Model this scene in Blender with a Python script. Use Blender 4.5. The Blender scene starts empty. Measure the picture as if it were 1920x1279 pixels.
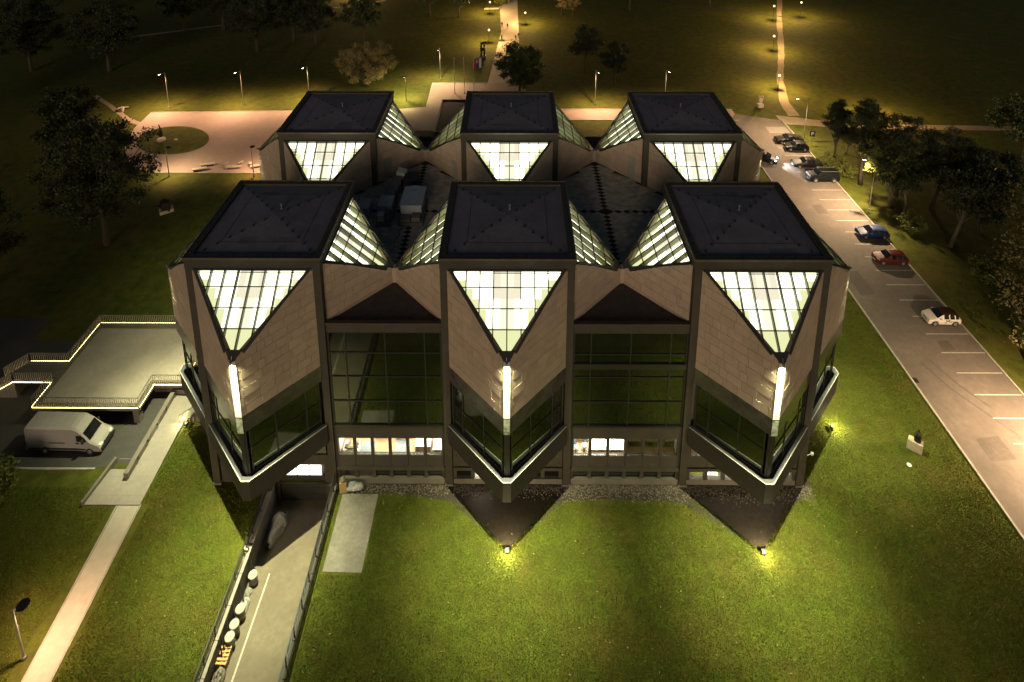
import bpy, math, random
import numpy as np
from mathutils import Vector, Matrix
R = math.radians
rnd = random.Random(7)
scene = bpy.context.scene
COL = scene.collection

# ------------------------------------------------------------------ camera, sky, moon, exposure
cam = bpy.data.cameras.new('camera'); cam_o = bpy.data.objects.new('camera', cam); COL.objects.link(cam_o)
cam.sensor_width = 36; cam.lens = 22.126; cam.shift_y = -0.3696; cam.clip_start = .5; cam.clip_end = 4000
cam_o.location = (0.58, -47.875, 56.056)
cam_o.rotation_euler = (R(90 - 13.036), 0, R(.285)); scene.camera = cam_o
world = bpy.data.worlds.new('World'); scene.world = world; world.use_nodes = True
wn = world.node_tree.nodes; wl = world.node_tree.links
sky = wn.new('ShaderNodeTexSky'); sky.sky_type = 'NISHITA'; sky.sun_disc = False
sky.sun_elevation = R(11); sky.sun_rotation = R(190)
wl.new(sky.outputs[0], wn['Background'].inputs[0]); wn['Background'].inputs[1].default_value = .0145
sun = bpy.data.lights.new('fill_sun', 'SUN'); sun.energy = .85; sun.angle = R(25); sun.color = (1, .8, .58)  # added soft warm fill from the camera side to brighten the facade
sun_o = bpy.data.objects.new('fill_sun', sun); COL.objects.link(sun_o)
sun_o.rotation_euler = (R(79), 0, R(-10))
vs = scene.view_settings; vs.view_transform = 'Standard'; vs.look = 'None'; vs.exposure = .4; vs.gamma = 1
vs.use_curve_mapping = False
cy = scene.cycles; cy.use_denoising = True; cy.use_light_tree = True
cy.max_bounces = 6; cy.diffuse_bounces = 3; cy.glossy_bounces = 3; cy.transmission_bounces = 4; cy.transparent_max_bounces = 10
cy.sample_clamp_indirect = 4; cy.sample_clamp_direct = 30; cy.blur_glossy = .5; cy.caustics_reflective = False; cy.caustics_refractive = False

# ------------------------------------------------------------------ materials
MATS = {}
def mat(name, col, rough=.6, noise=None, bump=None, metal=0, spec=.5, emis=None, rand=0, coat=0, stain=None):
    """noise=(scale, amount[, colour2]) bump=(scale, strength) rand=per piece tone spread"""
    m = bpy.data.materials.new(name); m.use_nodes = True; nt = m.node_tree; N = nt.nodes; Lk = nt.links
    b = N['Principled BSDF']; b.inputs['Roughness'].default_value = rough; b.inputs['Metallic'].default_value = metal
    b.inputs['Specular IOR Level'].default_value = spec; b.inputs['Coat Weight'].default_value = coat
    b.inputs['Base Color'].default_value = (*col, 1)
    geo = N.new('ShaderNodeNewGeometry')
    out = None
    def tex(scale, detail=6, vec=None):
        t = N.new('ShaderNodeTexNoise'); t.inputs['Scale'].default_value = scale; t.inputs['Detail'].default_value = detail
        t.inputs['Roughness'].default_value = .65
        Lk.new(vec or geo.outputs['Position'], t.inputs['Vector']); return t.outputs['Fac']
    def rgb(c):
        r = N.new('ShaderNodeRGB'); r.outputs[0].default_value = (*c, 1); return r.outputs[0]
    def mix(f, a, bb, mode='MIX'):
        x = N.new('ShaderNodeMix'); x.data_type = 'RGBA'; x.blend_type = mode
        Lk.new(f, x.inputs[0]) if not isinstance(f, float) else setattr(x.inputs[0], 'default_value', f)
        Lk.new(a, x.inputs[6]); Lk.new(bb, x.inputs[7]); return x.outputs[2]
    def ramp(f, lo, hi):
        r = N.new('ShaderNodeMapRange'); r.inputs[1].default_value = lo; r.inputs[2].default_value = hi; Lk.new(f, r.inputs[0]); return r.outputs[0]
    cur = rgb(col)
    if noise:
        c2 = noise[2] if len(noise) > 2 else tuple(c * (1 - noise[1]) for c in col)
        cur = mix(ramp(tex(noise[0]), .35, .65), cur, rgb(c2))
        cur = mix(ramp(tex(noise[0] * 7, 3), .3, .75), cur, mix(.5, cur, rgb(tuple(c * (1 - noise[1]) for c in c2))))
    if stain:
        cur = mix(ramp(tex(stain[0], 8), .52, .72), cur, rgb(stain[1]))
    if rand:
        a = N.new('ShaderNodeMath'); a.operation = 'ADD'; oi = N.new('ShaderNodeObjectInfo')
        Lk.new(geo.outputs['Random Per Island'], a.inputs[0]); Lk.new(oi.outputs['Random'], a.inputs[1])
        fr = N.new('ShaderNodeMath'); fr.operation = 'FRACT'; Lk.new(a.outputs[0], fr.inputs[0])
        hv = N.new('ShaderNodeHueSaturation'); r = N.new('ShaderNodeMapRange'); r.inputs[3].default_value = 1 - rand; r.inputs[4].default_value = 1 + rand
        Lk.new(fr.outputs[0], r.inputs[0]); Lk.new(r.outputs[0], hv.inputs['Value']); Lk.new(cur, hv.inputs['Color']); cur = hv.outputs[0]
    Lk.new(cur, b.inputs['Base Color'])
    if bump:
        bp = N.new('ShaderNodeBump'); bp.inputs['Strength'].default_value = bump[1]; bp.inputs['Distance'].default_value = bump[2] if len(bump) > 2 else .03
        Lk.new(tex(bump[0], 5), bp.inputs['Height']); Lk.new(bp.outputs[0], b.inputs['Normal'])
    if emis:
        b.inputs['Emission Color'].default_value = (*emis[0], 1); b.inputs['Emission Strength'].default_value = emis[1]
    MATS[name] = m; return m
def glass_mat(name, tint, gloss, rough=.02):
    m = bpy.data.materials.new(name); m.use_nodes = True; N = m.node_tree.nodes; Lk = m.node_tree.links
    N.remove(N['Principled BSDF']); t = N.new('ShaderNodeBsdfTransparent'); t.inputs[0].default_value = (*tint, 1)
    g = N.new('ShaderNodeBsdfGlossy'); g.inputs['Roughness'].default_value = rough
    x = N.new('ShaderNodeMixShader'); x.inputs[0].default_value = gloss
    Lk.new(t.outputs[0], x.inputs[1]); Lk.new(g.outputs[0], x.inputs[2]); Lk.new(x.outputs[0], N['Material Output'].inputs[0])
    MATS[name] = m
def mirror_glass(name, col, gloss):
    m = bpy.data.materials.new(name); m.use_nodes = True; N = m.node_tree.nodes; Lk = m.node_tree.links
    b = N['Principled BSDF']; b.inputs['Base Color'].default_value = (*col, 1); b.inputs['Roughness'].default_value = .05
    g = N.new('ShaderNodeBsdfGlossy'); g.inputs['Roughness'].default_value = .03; g.inputs[0].default_value = (.9, 1, .85, 1)
    geo = N.new('ShaderNodeNewGeometry'); t = N.new('ShaderNodeTexNoise'); t.inputs['Scale'].default_value = .5; bp = N.new('ShaderNodeBump')
    bp.inputs['Strength'].default_value = .03; bp.inputs['Distance'].default_value = .05
    Lk.new(geo.outputs['Position'], t.inputs['Vector']); Lk.new(t.outputs[0], bp.inputs['Height']); Lk.new(bp.outputs[0], g.inputs['Normal'])
    x = N.new('ShaderNodeMixShader'); x.inputs[0].default_value = gloss
    Lk.new(b.outputs[0], x.inputs[1]); Lk.new(g.outputs[0], x.inputs[2]); Lk.new(x.outputs[0], N['Material Output'].inputs[0])
    MATS[name] = m
def emit(name, col, s):
    m = bpy.data.materials.new(name); m.use_nodes = True; N = m.node_tree.nodes
    N.remove(N['Principled BSDF']); e = N.new('ShaderNodeEmission'); e.inputs[0].default_value = (*col, 1); e.inputs[1].default_value = s
    m.node_tree.links.new(e.outputs[0], N['Material Output'].inputs[0]); MATS[name] = m

mat('grass', (.092, .105, .012), .9, (.8, .5, (.05, .054, .008)), (7, 1.0, .08), spec=.15, stain=(.16, (.1, .078, .016)))
mat('blade', (.07, .12, .006), .8, (.4, .5, (.135, .135, .016)), rand=.32, spec=.2, stain=(.17, (.17, .13, .03)))
mat('soil', (.06, .042, .03), .95, (3, .5), (14, .8))
mat('pebble', (.2, .165, .13), .8, (8, .4), rand=.5)
mat('asphalt', (.15, .118, .096), .85, (.25, .3), (60, .5, .01), stain=(.8, (.105, .08, .064)))
mat('asphalt_yard', (.06, .055, .05), .85, (.3, .3), (60, .5, .01), stain=(.5, (.04, .037, .034)))
mat('asphalt_ramp', (.17, .135, .092), .85, (.4, .3), (50, .5, .01), stain=(.6, (.125, .1, .07)))
mat('paint', (.46, .42, .36), .7, (5, .35), stain=(7, (.3, .27, .23)))
mat('kerb', (.4, .36, .3), .8, (1.5, .3), (20, .3))
mat('plaza', (.36, .262, .198), .85, (.18, .2), (30, .4, .01), stain=(.25, (.27, .195, .15)))
mat('pavement', (.42, .36, .29), .85, (.3, .2), (30, .3, .01), stain=(.4, (.35, .3, .25)))
mat('dirt', (.33, .26, .17), .95, (.6, .3), (12, .5))
mat('slab_concrete', (.25, .22, .18), .85, (.6, .4), (30, .3, .01), stain=(1.1, (.13, .115, .09)))
mat('deck_concrete', (.27, .235, .2), .8, (.6, .22), (30, .3, .01), stain=(.5, (.23, .21, .18)))
mat('terrace_paving', (.4, .335, .27), .8, (.6, .22), (30, .3, .01), stain=(.5, (.33, .275, .22)))
mat('concrete', (.17, .145, .115), .8, (.7, .3), (25, .3, .01), stain=(.8, (.15, .13, .11)))
mat('fascia_dark', (.05, .046, .03), .6, (.8, .3))
mat('wall_dark', (.062, .05, .035), .75, (.6, .3), (25, .3, .01))
mat('stone', (.46, .35, .26), .6, (1.3, .18), (18, .25, .01), rand=.075, stain=(.7, (.4, .3, .22)))
mat('stone_back', (.24, .185, .138), .8)
mat('polished', (.045, .042, .036), .18, (1.2, .6, (.1, .09, .075)), (3, .12), spec=.6)
mat('strip', (.6, .58, .53), .35, (2.5, .35), (5, .15))
mat('strip_mottled', (.3, .31, .25), .22, (3, .7), (5, .2))
mat('frame', (.03, .03, .024), .5, (2, .3))
mat('frame_green', (.2, .21, .1), .5, (2, .3))
mat('reveal', (.62, .6, .36), .7, (2, .15))
mat('mullion', (.028, .027, .022), .4)
mat('roof_felt', (.17, .16, .19), .85, (.35, .3), (14, .35), stain=(.5, (.135, .128, .15)))
mat('roof_rim', (.06, .06, .07), .55, (.8, .3), (10, .3))
mat('copper_edge', (.24, .17, .12), .35, (1, .3), metal=.5)
mat('rubber', (.012, .012, .012), .8)
mat('gravel_roof', (.075, .064, .062), .95, (2, .4), (20, .8, .05))
mat('tile', (.46, .44, .37), .8, (1.2, .3), (18, .3), rand=.22)
mat('tile_joint', (.025, .024, .02), .95)
mat('galvanised', (.4, .45, .5), .42, (1.2, .2), metal=.35)
mat('galvanised_dull', (.22, .2, .19), .6, (1.5, .3), metal=.2)
mat('white_paint', (.62, .62, .58), .5, (2, .12))
mat('metal_grey', (.3, .29, .27), .4, (2, .2), metal=.6)
mat('metal_black', (.02, .02, .02), .45, metal=.2)
mat('parapet_dark', (.042, .034, .024), .75, (.6, .3))
mat('sill', (.022, .02, .025), .6, (1, .3))
mat('sill_edge', (.24, .225, .2), .4, (2, .1))
mat('wood_floor', (.36, .21, .09), .5, (2, .25))
mat('wood', (.38, .25, .12), .7, (3, .35), rand=.15)
mat('white_room', (.75, .73, .68), .7)
mat('desk_white', (.8, .78, .74), .5)
mat('chair_blue', (.1, .15, .2), .6); mat('carpet', (.22, .25, .27), .9, (9, .3))
mat('book', (.25, .2, .12), .7, rand=.7)
mat('cardboard', (.42, .28, .12), .8, (4, .2)); mat('plastic_wrap', (.42, .4, .36), .3, (6, .4), (9, .6))
mat('bin_white', (.26, .245, .215), .5, (3, .15)); mat('tarp', (.24, .2, .16), .42, (3, .35), (4, .7, .08))
mat('pallet', (.5, .3, .12), .8, (4, .3)); mat('bark', (.06, .045, .032), .9, (4, .4), (12, .8)); mat('bark_pale', (.17, .14, .1), .9, (3, .35), (12, .7))
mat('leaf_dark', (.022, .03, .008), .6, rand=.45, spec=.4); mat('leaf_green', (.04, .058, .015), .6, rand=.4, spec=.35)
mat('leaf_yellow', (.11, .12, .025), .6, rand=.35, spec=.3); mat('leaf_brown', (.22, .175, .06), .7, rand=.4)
mat('dry_leaf', (.22, .13, .05), .8, rand=.5)
mat('felt_patch', (.125, .12, .145), .8, (.8, .3))
mat('asphalt_patch', (.115, .09, .074), .9, (.5, .3), (60, .5, .01))
mat('tyre_streak', (.115, .09, .073), .8, (2, .4))
mat('pine', (.04, .05, .015), .7, rand=.45)
mat('bronze', (.055, .042, .03), .4, (4, .4), metal=.5); mat('sculpture_stone', (.5, .42, .31), .7, (4, .25), (12, .4))
mat('tyre', (.015, .015, .015), .8); mat('rim', (.45, .44, .42), .3, metal=.8); mat('car_glass', (.008, .009, .01), .04, spec=.8, coat=.5)
mat('lamp_glass', (.6, .58, .52), .15, spec=.8); mat('tail_red', (.3, .01, .01), .2); mat('trim', (.02, .02, .02), .5)
mat('cloth_dark', (.03, .028, .03), .9); mat('cloth_brown', (.1, .07, .05), .9); mat('skin', (.4, .25, .17), .6)
mat('flag_red', (.5, .03, .03), .8); mat('flag_blue', (.03, .06, .3), .8); mat('flag_white', (.75, .75, .75), .8); mat('flag_gold', (.6, .42, .08), .6)
mat('sign_blue', (.01, .015, .04), .5); mat('door_grey', (.3, .3, .25), .6, (2, .15)); mat('garage', (.035, .033, .03), .55, (1, .3))
for n, c in (('black', (.006, .006, .006)), ('navy', (.018, .035, .11)), ('maroon', (.09, .012, .01)), ('cream', (.62, .54, .48)), ('brown_roof', (.035, .012, .01)), ('van', (.33, .3, .275)), ('charcoal', (.008, .008, .008))):
    mat('paint_' + n, c, .45, coat=.04, spec=.18, noise=(3, .06))
mirror_glass('wall_glass', (.005, .006, .005), .085)
mirror_glass('dark_glass', (.006, .007, .006), .1)
glass_mat('clear_glass', (.95, .97, .93), .07)
glass_mat('sky_glass', (.95, .97, .88), .03)
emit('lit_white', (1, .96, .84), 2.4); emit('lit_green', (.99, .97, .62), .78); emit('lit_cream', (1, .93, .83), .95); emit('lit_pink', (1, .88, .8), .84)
emit('led', (1, .8, .3), 9); emit('lamp_warm', (1, .62, .25), 3.2); emit('lamp_white', (1, .95, .85), 60); emit('lamp_soft', (1, .9, .75), 25)
emit('window_lit', (1, .95, .85), 3.0); emit('headlight', (.85, .92, 1), 260)

# ------------------------------------------------------------------ mesh helpers
def link(o, parent=None, loc=None, rz=None):
    COL.objects.link(o)
    if parent: o.parent = parent
    if loc is not None: o.location = loc
    if rz is not None: o.rotation_euler = (0, 0, rz)
    return o
def tag(o, label=None, cat=None, group=None, kind=None):
    if label: o['label'] = label
    if cat: o['category'] = cat
    if group: o['group'] = group
    if kind: o['kind'] = kind
    return o
def empty(name, loc=(0, 0, 0), rz=0, label=None, cat=None, group=None):
    return tag(link(bpy.data.objects.new(name, None), None, loc, rz), label, cat, group)
class MB:
    def __init__(s): s.v = []; s.f = []; s.m = []; s.mi = 0
    def add(s, vs, fs, mi=None):
        o = len(s.v); s.v += [tuple(map(float, v)) for v in vs]; s.f += [tuple(i + o for i in f) for f in fs]; s.m += [s.mi if mi is None else mi] * len(fs); return s
    def box(s, x0, x1, y0, y1, z0, z1, mi=None):
        return s.add([(x0, y0, z0), (x1, y0, z0), (x1, y1, z0), (x0, y1, z0), (x0, y0, z1), (x1, y0, z1), (x1, y1, z1), (x0, y1, z1)],
                     [(0, 3, 2, 1), (4, 5, 6, 7), (0, 1, 5, 4), (1, 2, 6, 5), (2, 3, 7, 6), (3, 0, 4, 7)], mi)
    def prism(s, poly, n, t, mi=None):
        """poly: planar loop (ccw seen from n); extruded by t against n"""
        k = len(poly); n = Vector(n).normalized(); a = [Vector(p) for p in poly]; b = [p - n * t for p in a]
        return s.add(a + b, [tuple(range(k)), tuple(range(2 * k - 1, k - 1, -1))] + [(i, i + k, (i + 1) % k + k, (i + 1) % k) for i in range(k)], mi)
    def bar(s, p, q, w, d, n=(0, 0, 1), mi=None):
        """bar from p to q, top face centred on the line, width w, depth d against n"""
        p = Vector(p); q = Vector(q); t = (q - p).normalized(); n = Vector(n).normalized(); side = t.cross(n).normalized() * (w / 2)
        nn = side.cross(t).normalized()
        return s.prism([p - side, p + side, q + side, q - side], nn if True else n, d, mi)
    def tube(s, pts, rads, k=6, mi=None, cap=True):
        pts = [Vector(p) for p in pts]; rings = []
        up = Vector((0, 0, 1))
        for i, p in enumerate(pts):
            t = (pts[min(i + 1, len(pts) - 1)] - pts[max(i - 1, 0)]).normalized()
            a = t.cross(up if abs(t.z) < .95 else Vector((1, 0, 0))).normalized(); b = t.cross(a)
            r = rads[i] if hasattr(rads, '__len__') else rads
            rings.append([p + (a * math.cos(2 * math.pi * j / k) + b * math.sin(2 * math.pi * j / k)) * r for j in range(k)])
        fs = [(i * k + j, i * k + (j + 1) % k, (i + 1) * k + (j + 1) % k, (i + 1) * k + j) for i in range(len(pts) - 1) for j in range(k)]
        if cap: fs += [tuple(range(k - 1, -1, -1)), tuple(range((len(pts) - 1) * k, len(pts) * k))]
        return s.add([v for r in rings for v in r], fs, mi)
    def lathe(s, prof, c=(0, 0, 0), k=12, mi=None):
        vs = []; n = len(prof)
        for r, z in prof:
            vs += [(c[0] + r * math.cos(2 * math.pi * j / k), c[1] + r * math.sin(2 * math.pi * j / k), c[2] + z) for j in range(k)]
        fs = [(i * k + j, i * k + (j + 1) % k, (i + 1) * k + (j + 1) % k, (i + 1) * k + j) for i in range(n - 1) for j in range(k)]
        fs += [tuple(range(k - 1, -1, -1)), tuple(range((n - 1) * k, n * k))]
        return s.add(vs, fs, mi)
    def sheet(s, poly, z=0, mi=None):
        return s.add([(x, y, z) for x, y in poly], [tuple(range(len(poly)))], mi)
    def mesh(s, name, mats, smooth=False):
        me = bpy.data.meshes.new(name); me.from_pydata(s.v, [], s.f); ms = mats if isinstance(mats, (list, tuple)) else [mats]
        for m in ms: me.materials.append(MATS[m])
        if len(ms) > 1: me.polygons.foreach_set('material_index', s.m)
        if smooth: me.polygons.foreach_set('use_smooth', [True] * len(s.f))
        me.update(); return me
    def obj(s, name, mats, parent=None, loc=None, rz=None, smooth=False, **kw):
        return tag(link(bpy.data.objects.new(name, s.mesh(name, mats, smooth)), parent, loc, rz), **kw)
def inst(me, name, parent=None, loc=None, rz=None, **kw):
    return tag(link(bpy.data.objects.new(name, me), parent, loc, rz), **kw)
def copy_tree(o, parent=None):
    c = o.copy(); COL.objects.link(c); c.parent = parent
    for ch in list(o.children): copy_tree(ch, c)
    return c
def clip(poly, a, b, c):
    """keep a*x+b*y<=c"""
    out = []
    for i in range(len(poly)):
        p, q = poly[i], poly[(i + 1) % len(poly)]
        dp = a * p[0] + b * p[1] - c; dq = a * q[0] + b * q[1] - c
        if dp <= 0: out.append(p)
        if dp * dq < 0: t = dp / (dp - dq); out.append((p[0] + (q[0] - p[0]) * t, p[1] + (q[1] - p[1]) * t))
    return out
def area(p): return abs(sum(p[i][0] * p[(i + 1) % len(p)][1] - p[(i + 1) % len(p)][0] * p[i][1] for i in range(len(p)))) / 2 if len(p) > 2 else 0
def light(name, kind, loc, energy, color, parent=None, size=.1, aim=None, spot=120, blend=.5, shape=None):
    l = bpy.data.lights.new(name, kind); l.energy = energy; l.color = color
    o = bpy.data.objects.new(name, l); link(o, parent, loc)
    if kind in ('POINT', 'SPOT'): l.shadow_soft_size = size
    if kind == 'SPOT': l.spot_size = R(spot); l.spot_blend = blend
    if kind == 'AREA':
        l.shape = 'RECTANGLE'; l.size, l.size_y = shape
    if aim is not None: o.rotation_euler = Vector(aim).to_track_quat('-Z', 'Y').to_euler()
    return o
def struct(o): o['kind'] = 'structure'; return o
WARM = (1, .72, .42); SODIUM = (1, .6, .22); COOL = (.98, 1, .57); PINK = (1, .61, .35)

# ------------------------------------------------------------------ the setting
g = MB(); BIG = 1500
for x0, x1, y0, y1 in ((-BIG, -20.3, -BIG, BIG), (-14.7, BIG, -BIG, BIG), (-20.3, -14.7, -5.2, BIG), (-20.3, -14.7, -BIG, -34)):
    g.sheet([(x0, y0), (x1, y0), (x1, y1), (x0, y1)])
struct(g.obj('ground', 'grass'))
def rampz(y): return -2.35 + (-5 - y) * 2.35 / 29 if y < -7 else -2.35 + 2 * 2.35 / 29
r = MB(); ys = [-4.6, -7, -12, -18, -24, -30, -34]
for a, b in zip(ys, ys[1:]): r.add([(-20.1, b, rampz(b)), (-14.9, b, rampz(b)), (-14.9, a, rampz(a)), (-20.1, a, rampz(a))], [(0, 1, 2, 3)])
ramp = struct(r.obj('ramp_road', 'asphalt_ramp'))
r = MB(); r.add([(x, y, rampz(y) + .006) for x, y in ((-18.72, -10.6), (-18.6, -10.6), (-18.6, -30), (-18.74, -30))], [(3, 2, 1, 0)])
r.obj('painted_line', 'paint', ramp)
def sheet(name, poly, z, m, parent=None):
    o = MB().sheet(poly, z).obj(name, m, parent)
    return struct(o) if parent is None else o
def strip_poly(L, Rr): return list(L) + list(reversed(Rr))
def strip(name, L, Rr, z, m):
    s = MB(); n = len(L); s.add([(x, y, z) for x, y in L] + [(x, y, z) for x, y in Rr], [(i, n + i, n + i + 1, i + 1) for i in range(n - 1)])
    return struct(s.obj(name, m))
# plaza behind the museum, its lane and the long path
pl = MB()
for q in ([(-57, 43.3), (-24, 43.3), (-24, 65.9), (-70.1, 64.5)], [(-24, 57.5), (-8.8, 57.5), (-8.8, 66.4), (-24, 65.9)], [(-8.8, 61.8), (43, 61.8), (43, 66.3), (-8.8, 66.4)],
          [(-17, 66.2), (-1, 66.4), (-1, 78.7), (-17.2, 78.7)]):
    pl.sheet(q, .012)
pl = [sheet('plaza', [(-57, 43.3), (-24, 43.3), (-24, 57.5), (-8.8, 57.5), (-8.8, 61.8), (43.2, 61.8), (43.2, 66.3), (5, 66.4), (1.8, 78.7), (-17.2, 78.7), (-17, 67.2), (-24, 66), (-70.1, 64.5), (-69.6, 58), (-67.2, 51), (-63, 45.8), (-59, 43.4)], .012, 'plaza')][0]
k = MB()
for a, b in (((-57, 43.3), (-24, 43.3)), ((-57, 43.3), (-59, 43.4)), ((-59, 43.4), (-63, 45.8)), ((-63, 45.8), (-67.2, 51)), ((-67.2, 51), (-69.6, 58)), ((-69.6, 58), (-70.1, 64.5)), ((-70.1, 64.5), (-24, 66)), ((-17.2, 78.7), (-5.3, 78.7)), ((-17, 67.2), (-17.2, 78.7)), ((5, 66.4), (43.2, 66.3)), ((-8.8, 61.8), (43.2, 61.8))):
    k.bar((*a, .08), (*b, .08), .16, .12)
k.obj('kerb', 'kerb', pl)
strip('footpath', [(-5.3, 78.7), (-4.2, 95), (-3.1, 112), (-3.9, 132), (-4.1, 142), (-6, 190)], [(1.8, 78.7), (1.7, 95), (1.61, 112), (1.35, 132), (1.29, 142), (.8, 190)], .016, 'pavement')
i = MB(); el = [(-60.3 + 6.4 * math.cos(t) - 1.6 * math.sin(t), 53.9 + 4.9 * math.sin(t)) for t in np.linspace(0, 2 * math.pi, 41)[:-1]]
i.prism([(x, y, .1) for x, y in el], (0, 0, 1), .1); struct(i.obj('grass_island', 'grass'))
pit = MB(); pit.box(-14, -9.2, 56.6, 69.8, .02, .05, 0)  # flat dark soil sheet stands in for the hollow of a sunken pit
for a in ((-14.2, -13.9, 56.4, 70), (-9.3, -9, 56.4, 70)): pit.box(*a, .02, .35, 1)
pit.box(-13.9, -9.3, 69.7, 70, .02, .35, 1); pit.box(-13.9, -9.3, 56.4, 56.7, .02, .35, 1)
tag(pit.obj('sunken_pit', ['soil', 'wall_dark']), 'flat dark sheet standing for a sunken pit, framed by a low kerb behind the museum', 'planter')
tl = [(53.11, 63.64), (54.05, 69.93), (57.79, 80.52), (63.09, 92.97), (69.32, 108.65), (76.0, 125.87), (87.82, 154.68)]
tr = [(55.37, 63.64), (55.98, 69.93), (59.19, 80.52), (64.61, 92.97), (70.86, 108.65), (77.54, 125.87), (89.77, 154.68)]
def wob(L, am, n=6):
    o = []
    for a, b in zip(L, L[1:]):
        for t in range(n): o.append((a[0] + (b[0] - a[0]) * t / n + rnd.uniform(-am, am), a[1] + (b[1] - a[1]) * t / n + rnd.uniform(-am, am)))
    return o + [L[-1]]
strip('dirt_trail', wob(tl, .12), wob(tr, .12), .012, 'dirt')
strip('cross_path', wob([(50.8, 64), (53.11, 63.4), (60.34, 61.26), (73.75, 60.23), (95.14, 59.65), (150, 58.6)], .1), wob([(50.8, 60.6), (52, 60.2), (59.31, 59.16), (72.63, 58.37), (93.7, 57.81), (150, 57)], .1), .016, 'dirt')
strip('narrow_track', wob([(40, 144.4), (71.42, 128.9), (93.63, 117.8), (115, 106.4), (150, 91)], .1), wob([(40, 143), (71.4, 127.9), (93.6, 116.8), (115, 105.3), (150, 89.6)], .1), .02, 'soil')
strip('trail_left', wob([(-85.7, 72.4), (-79, 67.2), (-73, 62.2), (-66, 58.3)], .1), wob([(-86.2, 71.7), (-79.4, 66.4), (-73.4, 61.2), (-66.4, 57.6)], .1), .008, 'dirt')
strip('trail_far', wob([(-100, 108), (-80, 118), (-62, 130), (-40, 142)], .1), wob([(-100, 106.6), (-80, 116.7), (-62, 128.6), (-40, 140.5)], .1), .008, 'dirt')
# parking road
road = sheet('parking_road', [(41.2, -60), (51.1, -60), (51.1, 61.8), (43.2, 64.5), (41.2, 61.8)], .02, 'asphalt')
ln = MB(); ln.box(0, 4.7, -.055, .055, 0, .004); lm = ln.mesh('bay_line', 'paint')
for q in range(-8, 20): inst(lm, 'bay_line', road, (46.35 + rnd.uniform(-.05, .05), 3.68 + 2.52 * q, .024))
h = MB()
for q in range(7): h.bar((46.9 + .02 * q, 57.0 + .33 * q, .03), (50.7, 57.2 + .33 * q, .03), .1, .006)
h.obj('hatched_marking', 'paint', road)
for q, (pts_, w_) in enumerate((([(43.4, 7.5), (44.4, 4.5), (46.2, 1.5), (47.4, -.5)], .22), ([(44.5, 7.8), (45.5, 4.9), (47.0, 2.2)], .2))):
    t_ = MB()
    for a_, b_ in zip(pts_, pts_[1:]): t_.bar((*a_, .0235), (*b_, .0235), w_, .003)
    t_.obj('tyre_mark', 'tyre_streak', road)
for a_ in ([(42.2, 17), (44.1, 17.3), (44.0, 21.2), (42.3, 21)], [(44.6, 33), (46.1, 33.2), (46.0, 35.1), (44.5, 35)], [(43.1, -3), (45.6, -2.8), (45.5, -.6), (43.2, -.9)], [(46.8, 8.9), (48.2, 9.1), (48.1, 10.4), (46.9, 10.3)]): MB().sheet(a_, .0222).obj('asphalt_patch', 'asphalt_patch', road)
for y_ in (5, 19.5, 34, 48):
    d_ = MB(); d_.box(41.3, 41.75, y_, y_ + .6, .021, .026)
    for e_ in range(5): d_.box(41.34 + e_ * .08, 41.38 + e_ * .08, y_ + .05, y_ + .55, .026, .034)
    d_.obj('drain_grate', 'metal_black', road)
kb = MB(); kb.box(0, .18, 0, 1.98, 0, .13); km = kb.mesh('kerb', 'kerb')
for x in (41.05, 51.1):
    for q in range(-12, 31): inst(km, 'kerb_stone', road, (x, q * 2, 0))
# narrow pavement on the left, walkway and its low wall
sheet('pavement_left', [(-30.3, -18.6), (-30.75, -7), (-32.55, -7), (-32.1, -18.6)][::-1], .014, 'pavement')
sheet('pavement_front', [(-30.3, -18.6), (-32.1, -18.6), (-30.9, -45), (-28.9, -45)], .014, 'pavement')
ek = MB(); ek.bar((-32.63, -7, .05), (-32.14, -18.6, .05), .09, .06); ek.bar((-30.66, -7, .05), (-30.22, -18.6, .05), .09, .06)
struct(ek.obj('path_edging', 'kerb'))
yard = sheet('service_yard', [(-75, -4), (-36.4, -4), (-34.6, -3.6), (-33.3, -3.6), (-33.3, 9.9), (-52.5, 9.9), (-52.5, 13), (-75, 13)], .008, 'asphalt_yard')
yk = MB(); yk.bar((-75, -4.08, .12), (-36.4, -4.08, .12), .14, .14); yk.obj('kerb', 'kerb', yard)
ww = MB()
ww.prism([(-35.4, -7.05, .1), (-30.7, -7.05, .1), (-30.7, 3.4, .45), (-33.4, 3.4, .45), (-33.4, -4.2, .2), (-34.9, -4.2, .2)], (0, -.03, 1), .4)
ww = struct(ww.obj('walkway', 'deck_concrete'))
jt = MB()
for q in range(7): jt.bar((-35.2 + .25 * q if q < 3 else -33.3, -6.3 + 1.5 * q, .132 + .05 * q), (-30.75, -6.3 + 1.5 * q, .132 + .05 * q), .03, .012)
jt.obj('paving_joint', 'stone_back', ww)
w = empty('walkway_wall', (0, 0, 0), 0, 'low concrete wall with small dark lamps beside the pale walkway', 'wall')
m = MB(); m.prism([(-33.25, -5, .75), (-32.85, -5, .75), (-32.85, 2.9, .95), (-33.25, 3.3, .95)], (0, -.03, 1), 1); m.box(-33.25, -30.4, 2.95, 3.35, 0, .97); m.obj('wall_body', 'concrete', w)
m = MB(); m.lathe([(.05, 0), (.05, .12), (.09, .13), (.09, .18)], k=8); lm_ = m.mesh('wall_lamp', 'metal_black')
for q in range(5): inst(lm_, 'wall_lamp', w, (-32.78, -3.6 + 1.55 * q, .62 + .03 * q))
w = empty('apron_kerb', (0, 0, 0), 0, 'slanting concrete kerb at the outer edge of the walkway apron', 'kerb')
m = MB(); m.bar((-35.5, -7.1, .42), (-34.9, -3.4, .55), .22, .5); m.obj('kerb_body', 'concrete', w)
sheet('concrete_pad', [(-14.05, -11.7), (-11.05, -11.76), (-10.98, -6.05), (-14.0, -6.05)], .03, 'slab_concrete')
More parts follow.
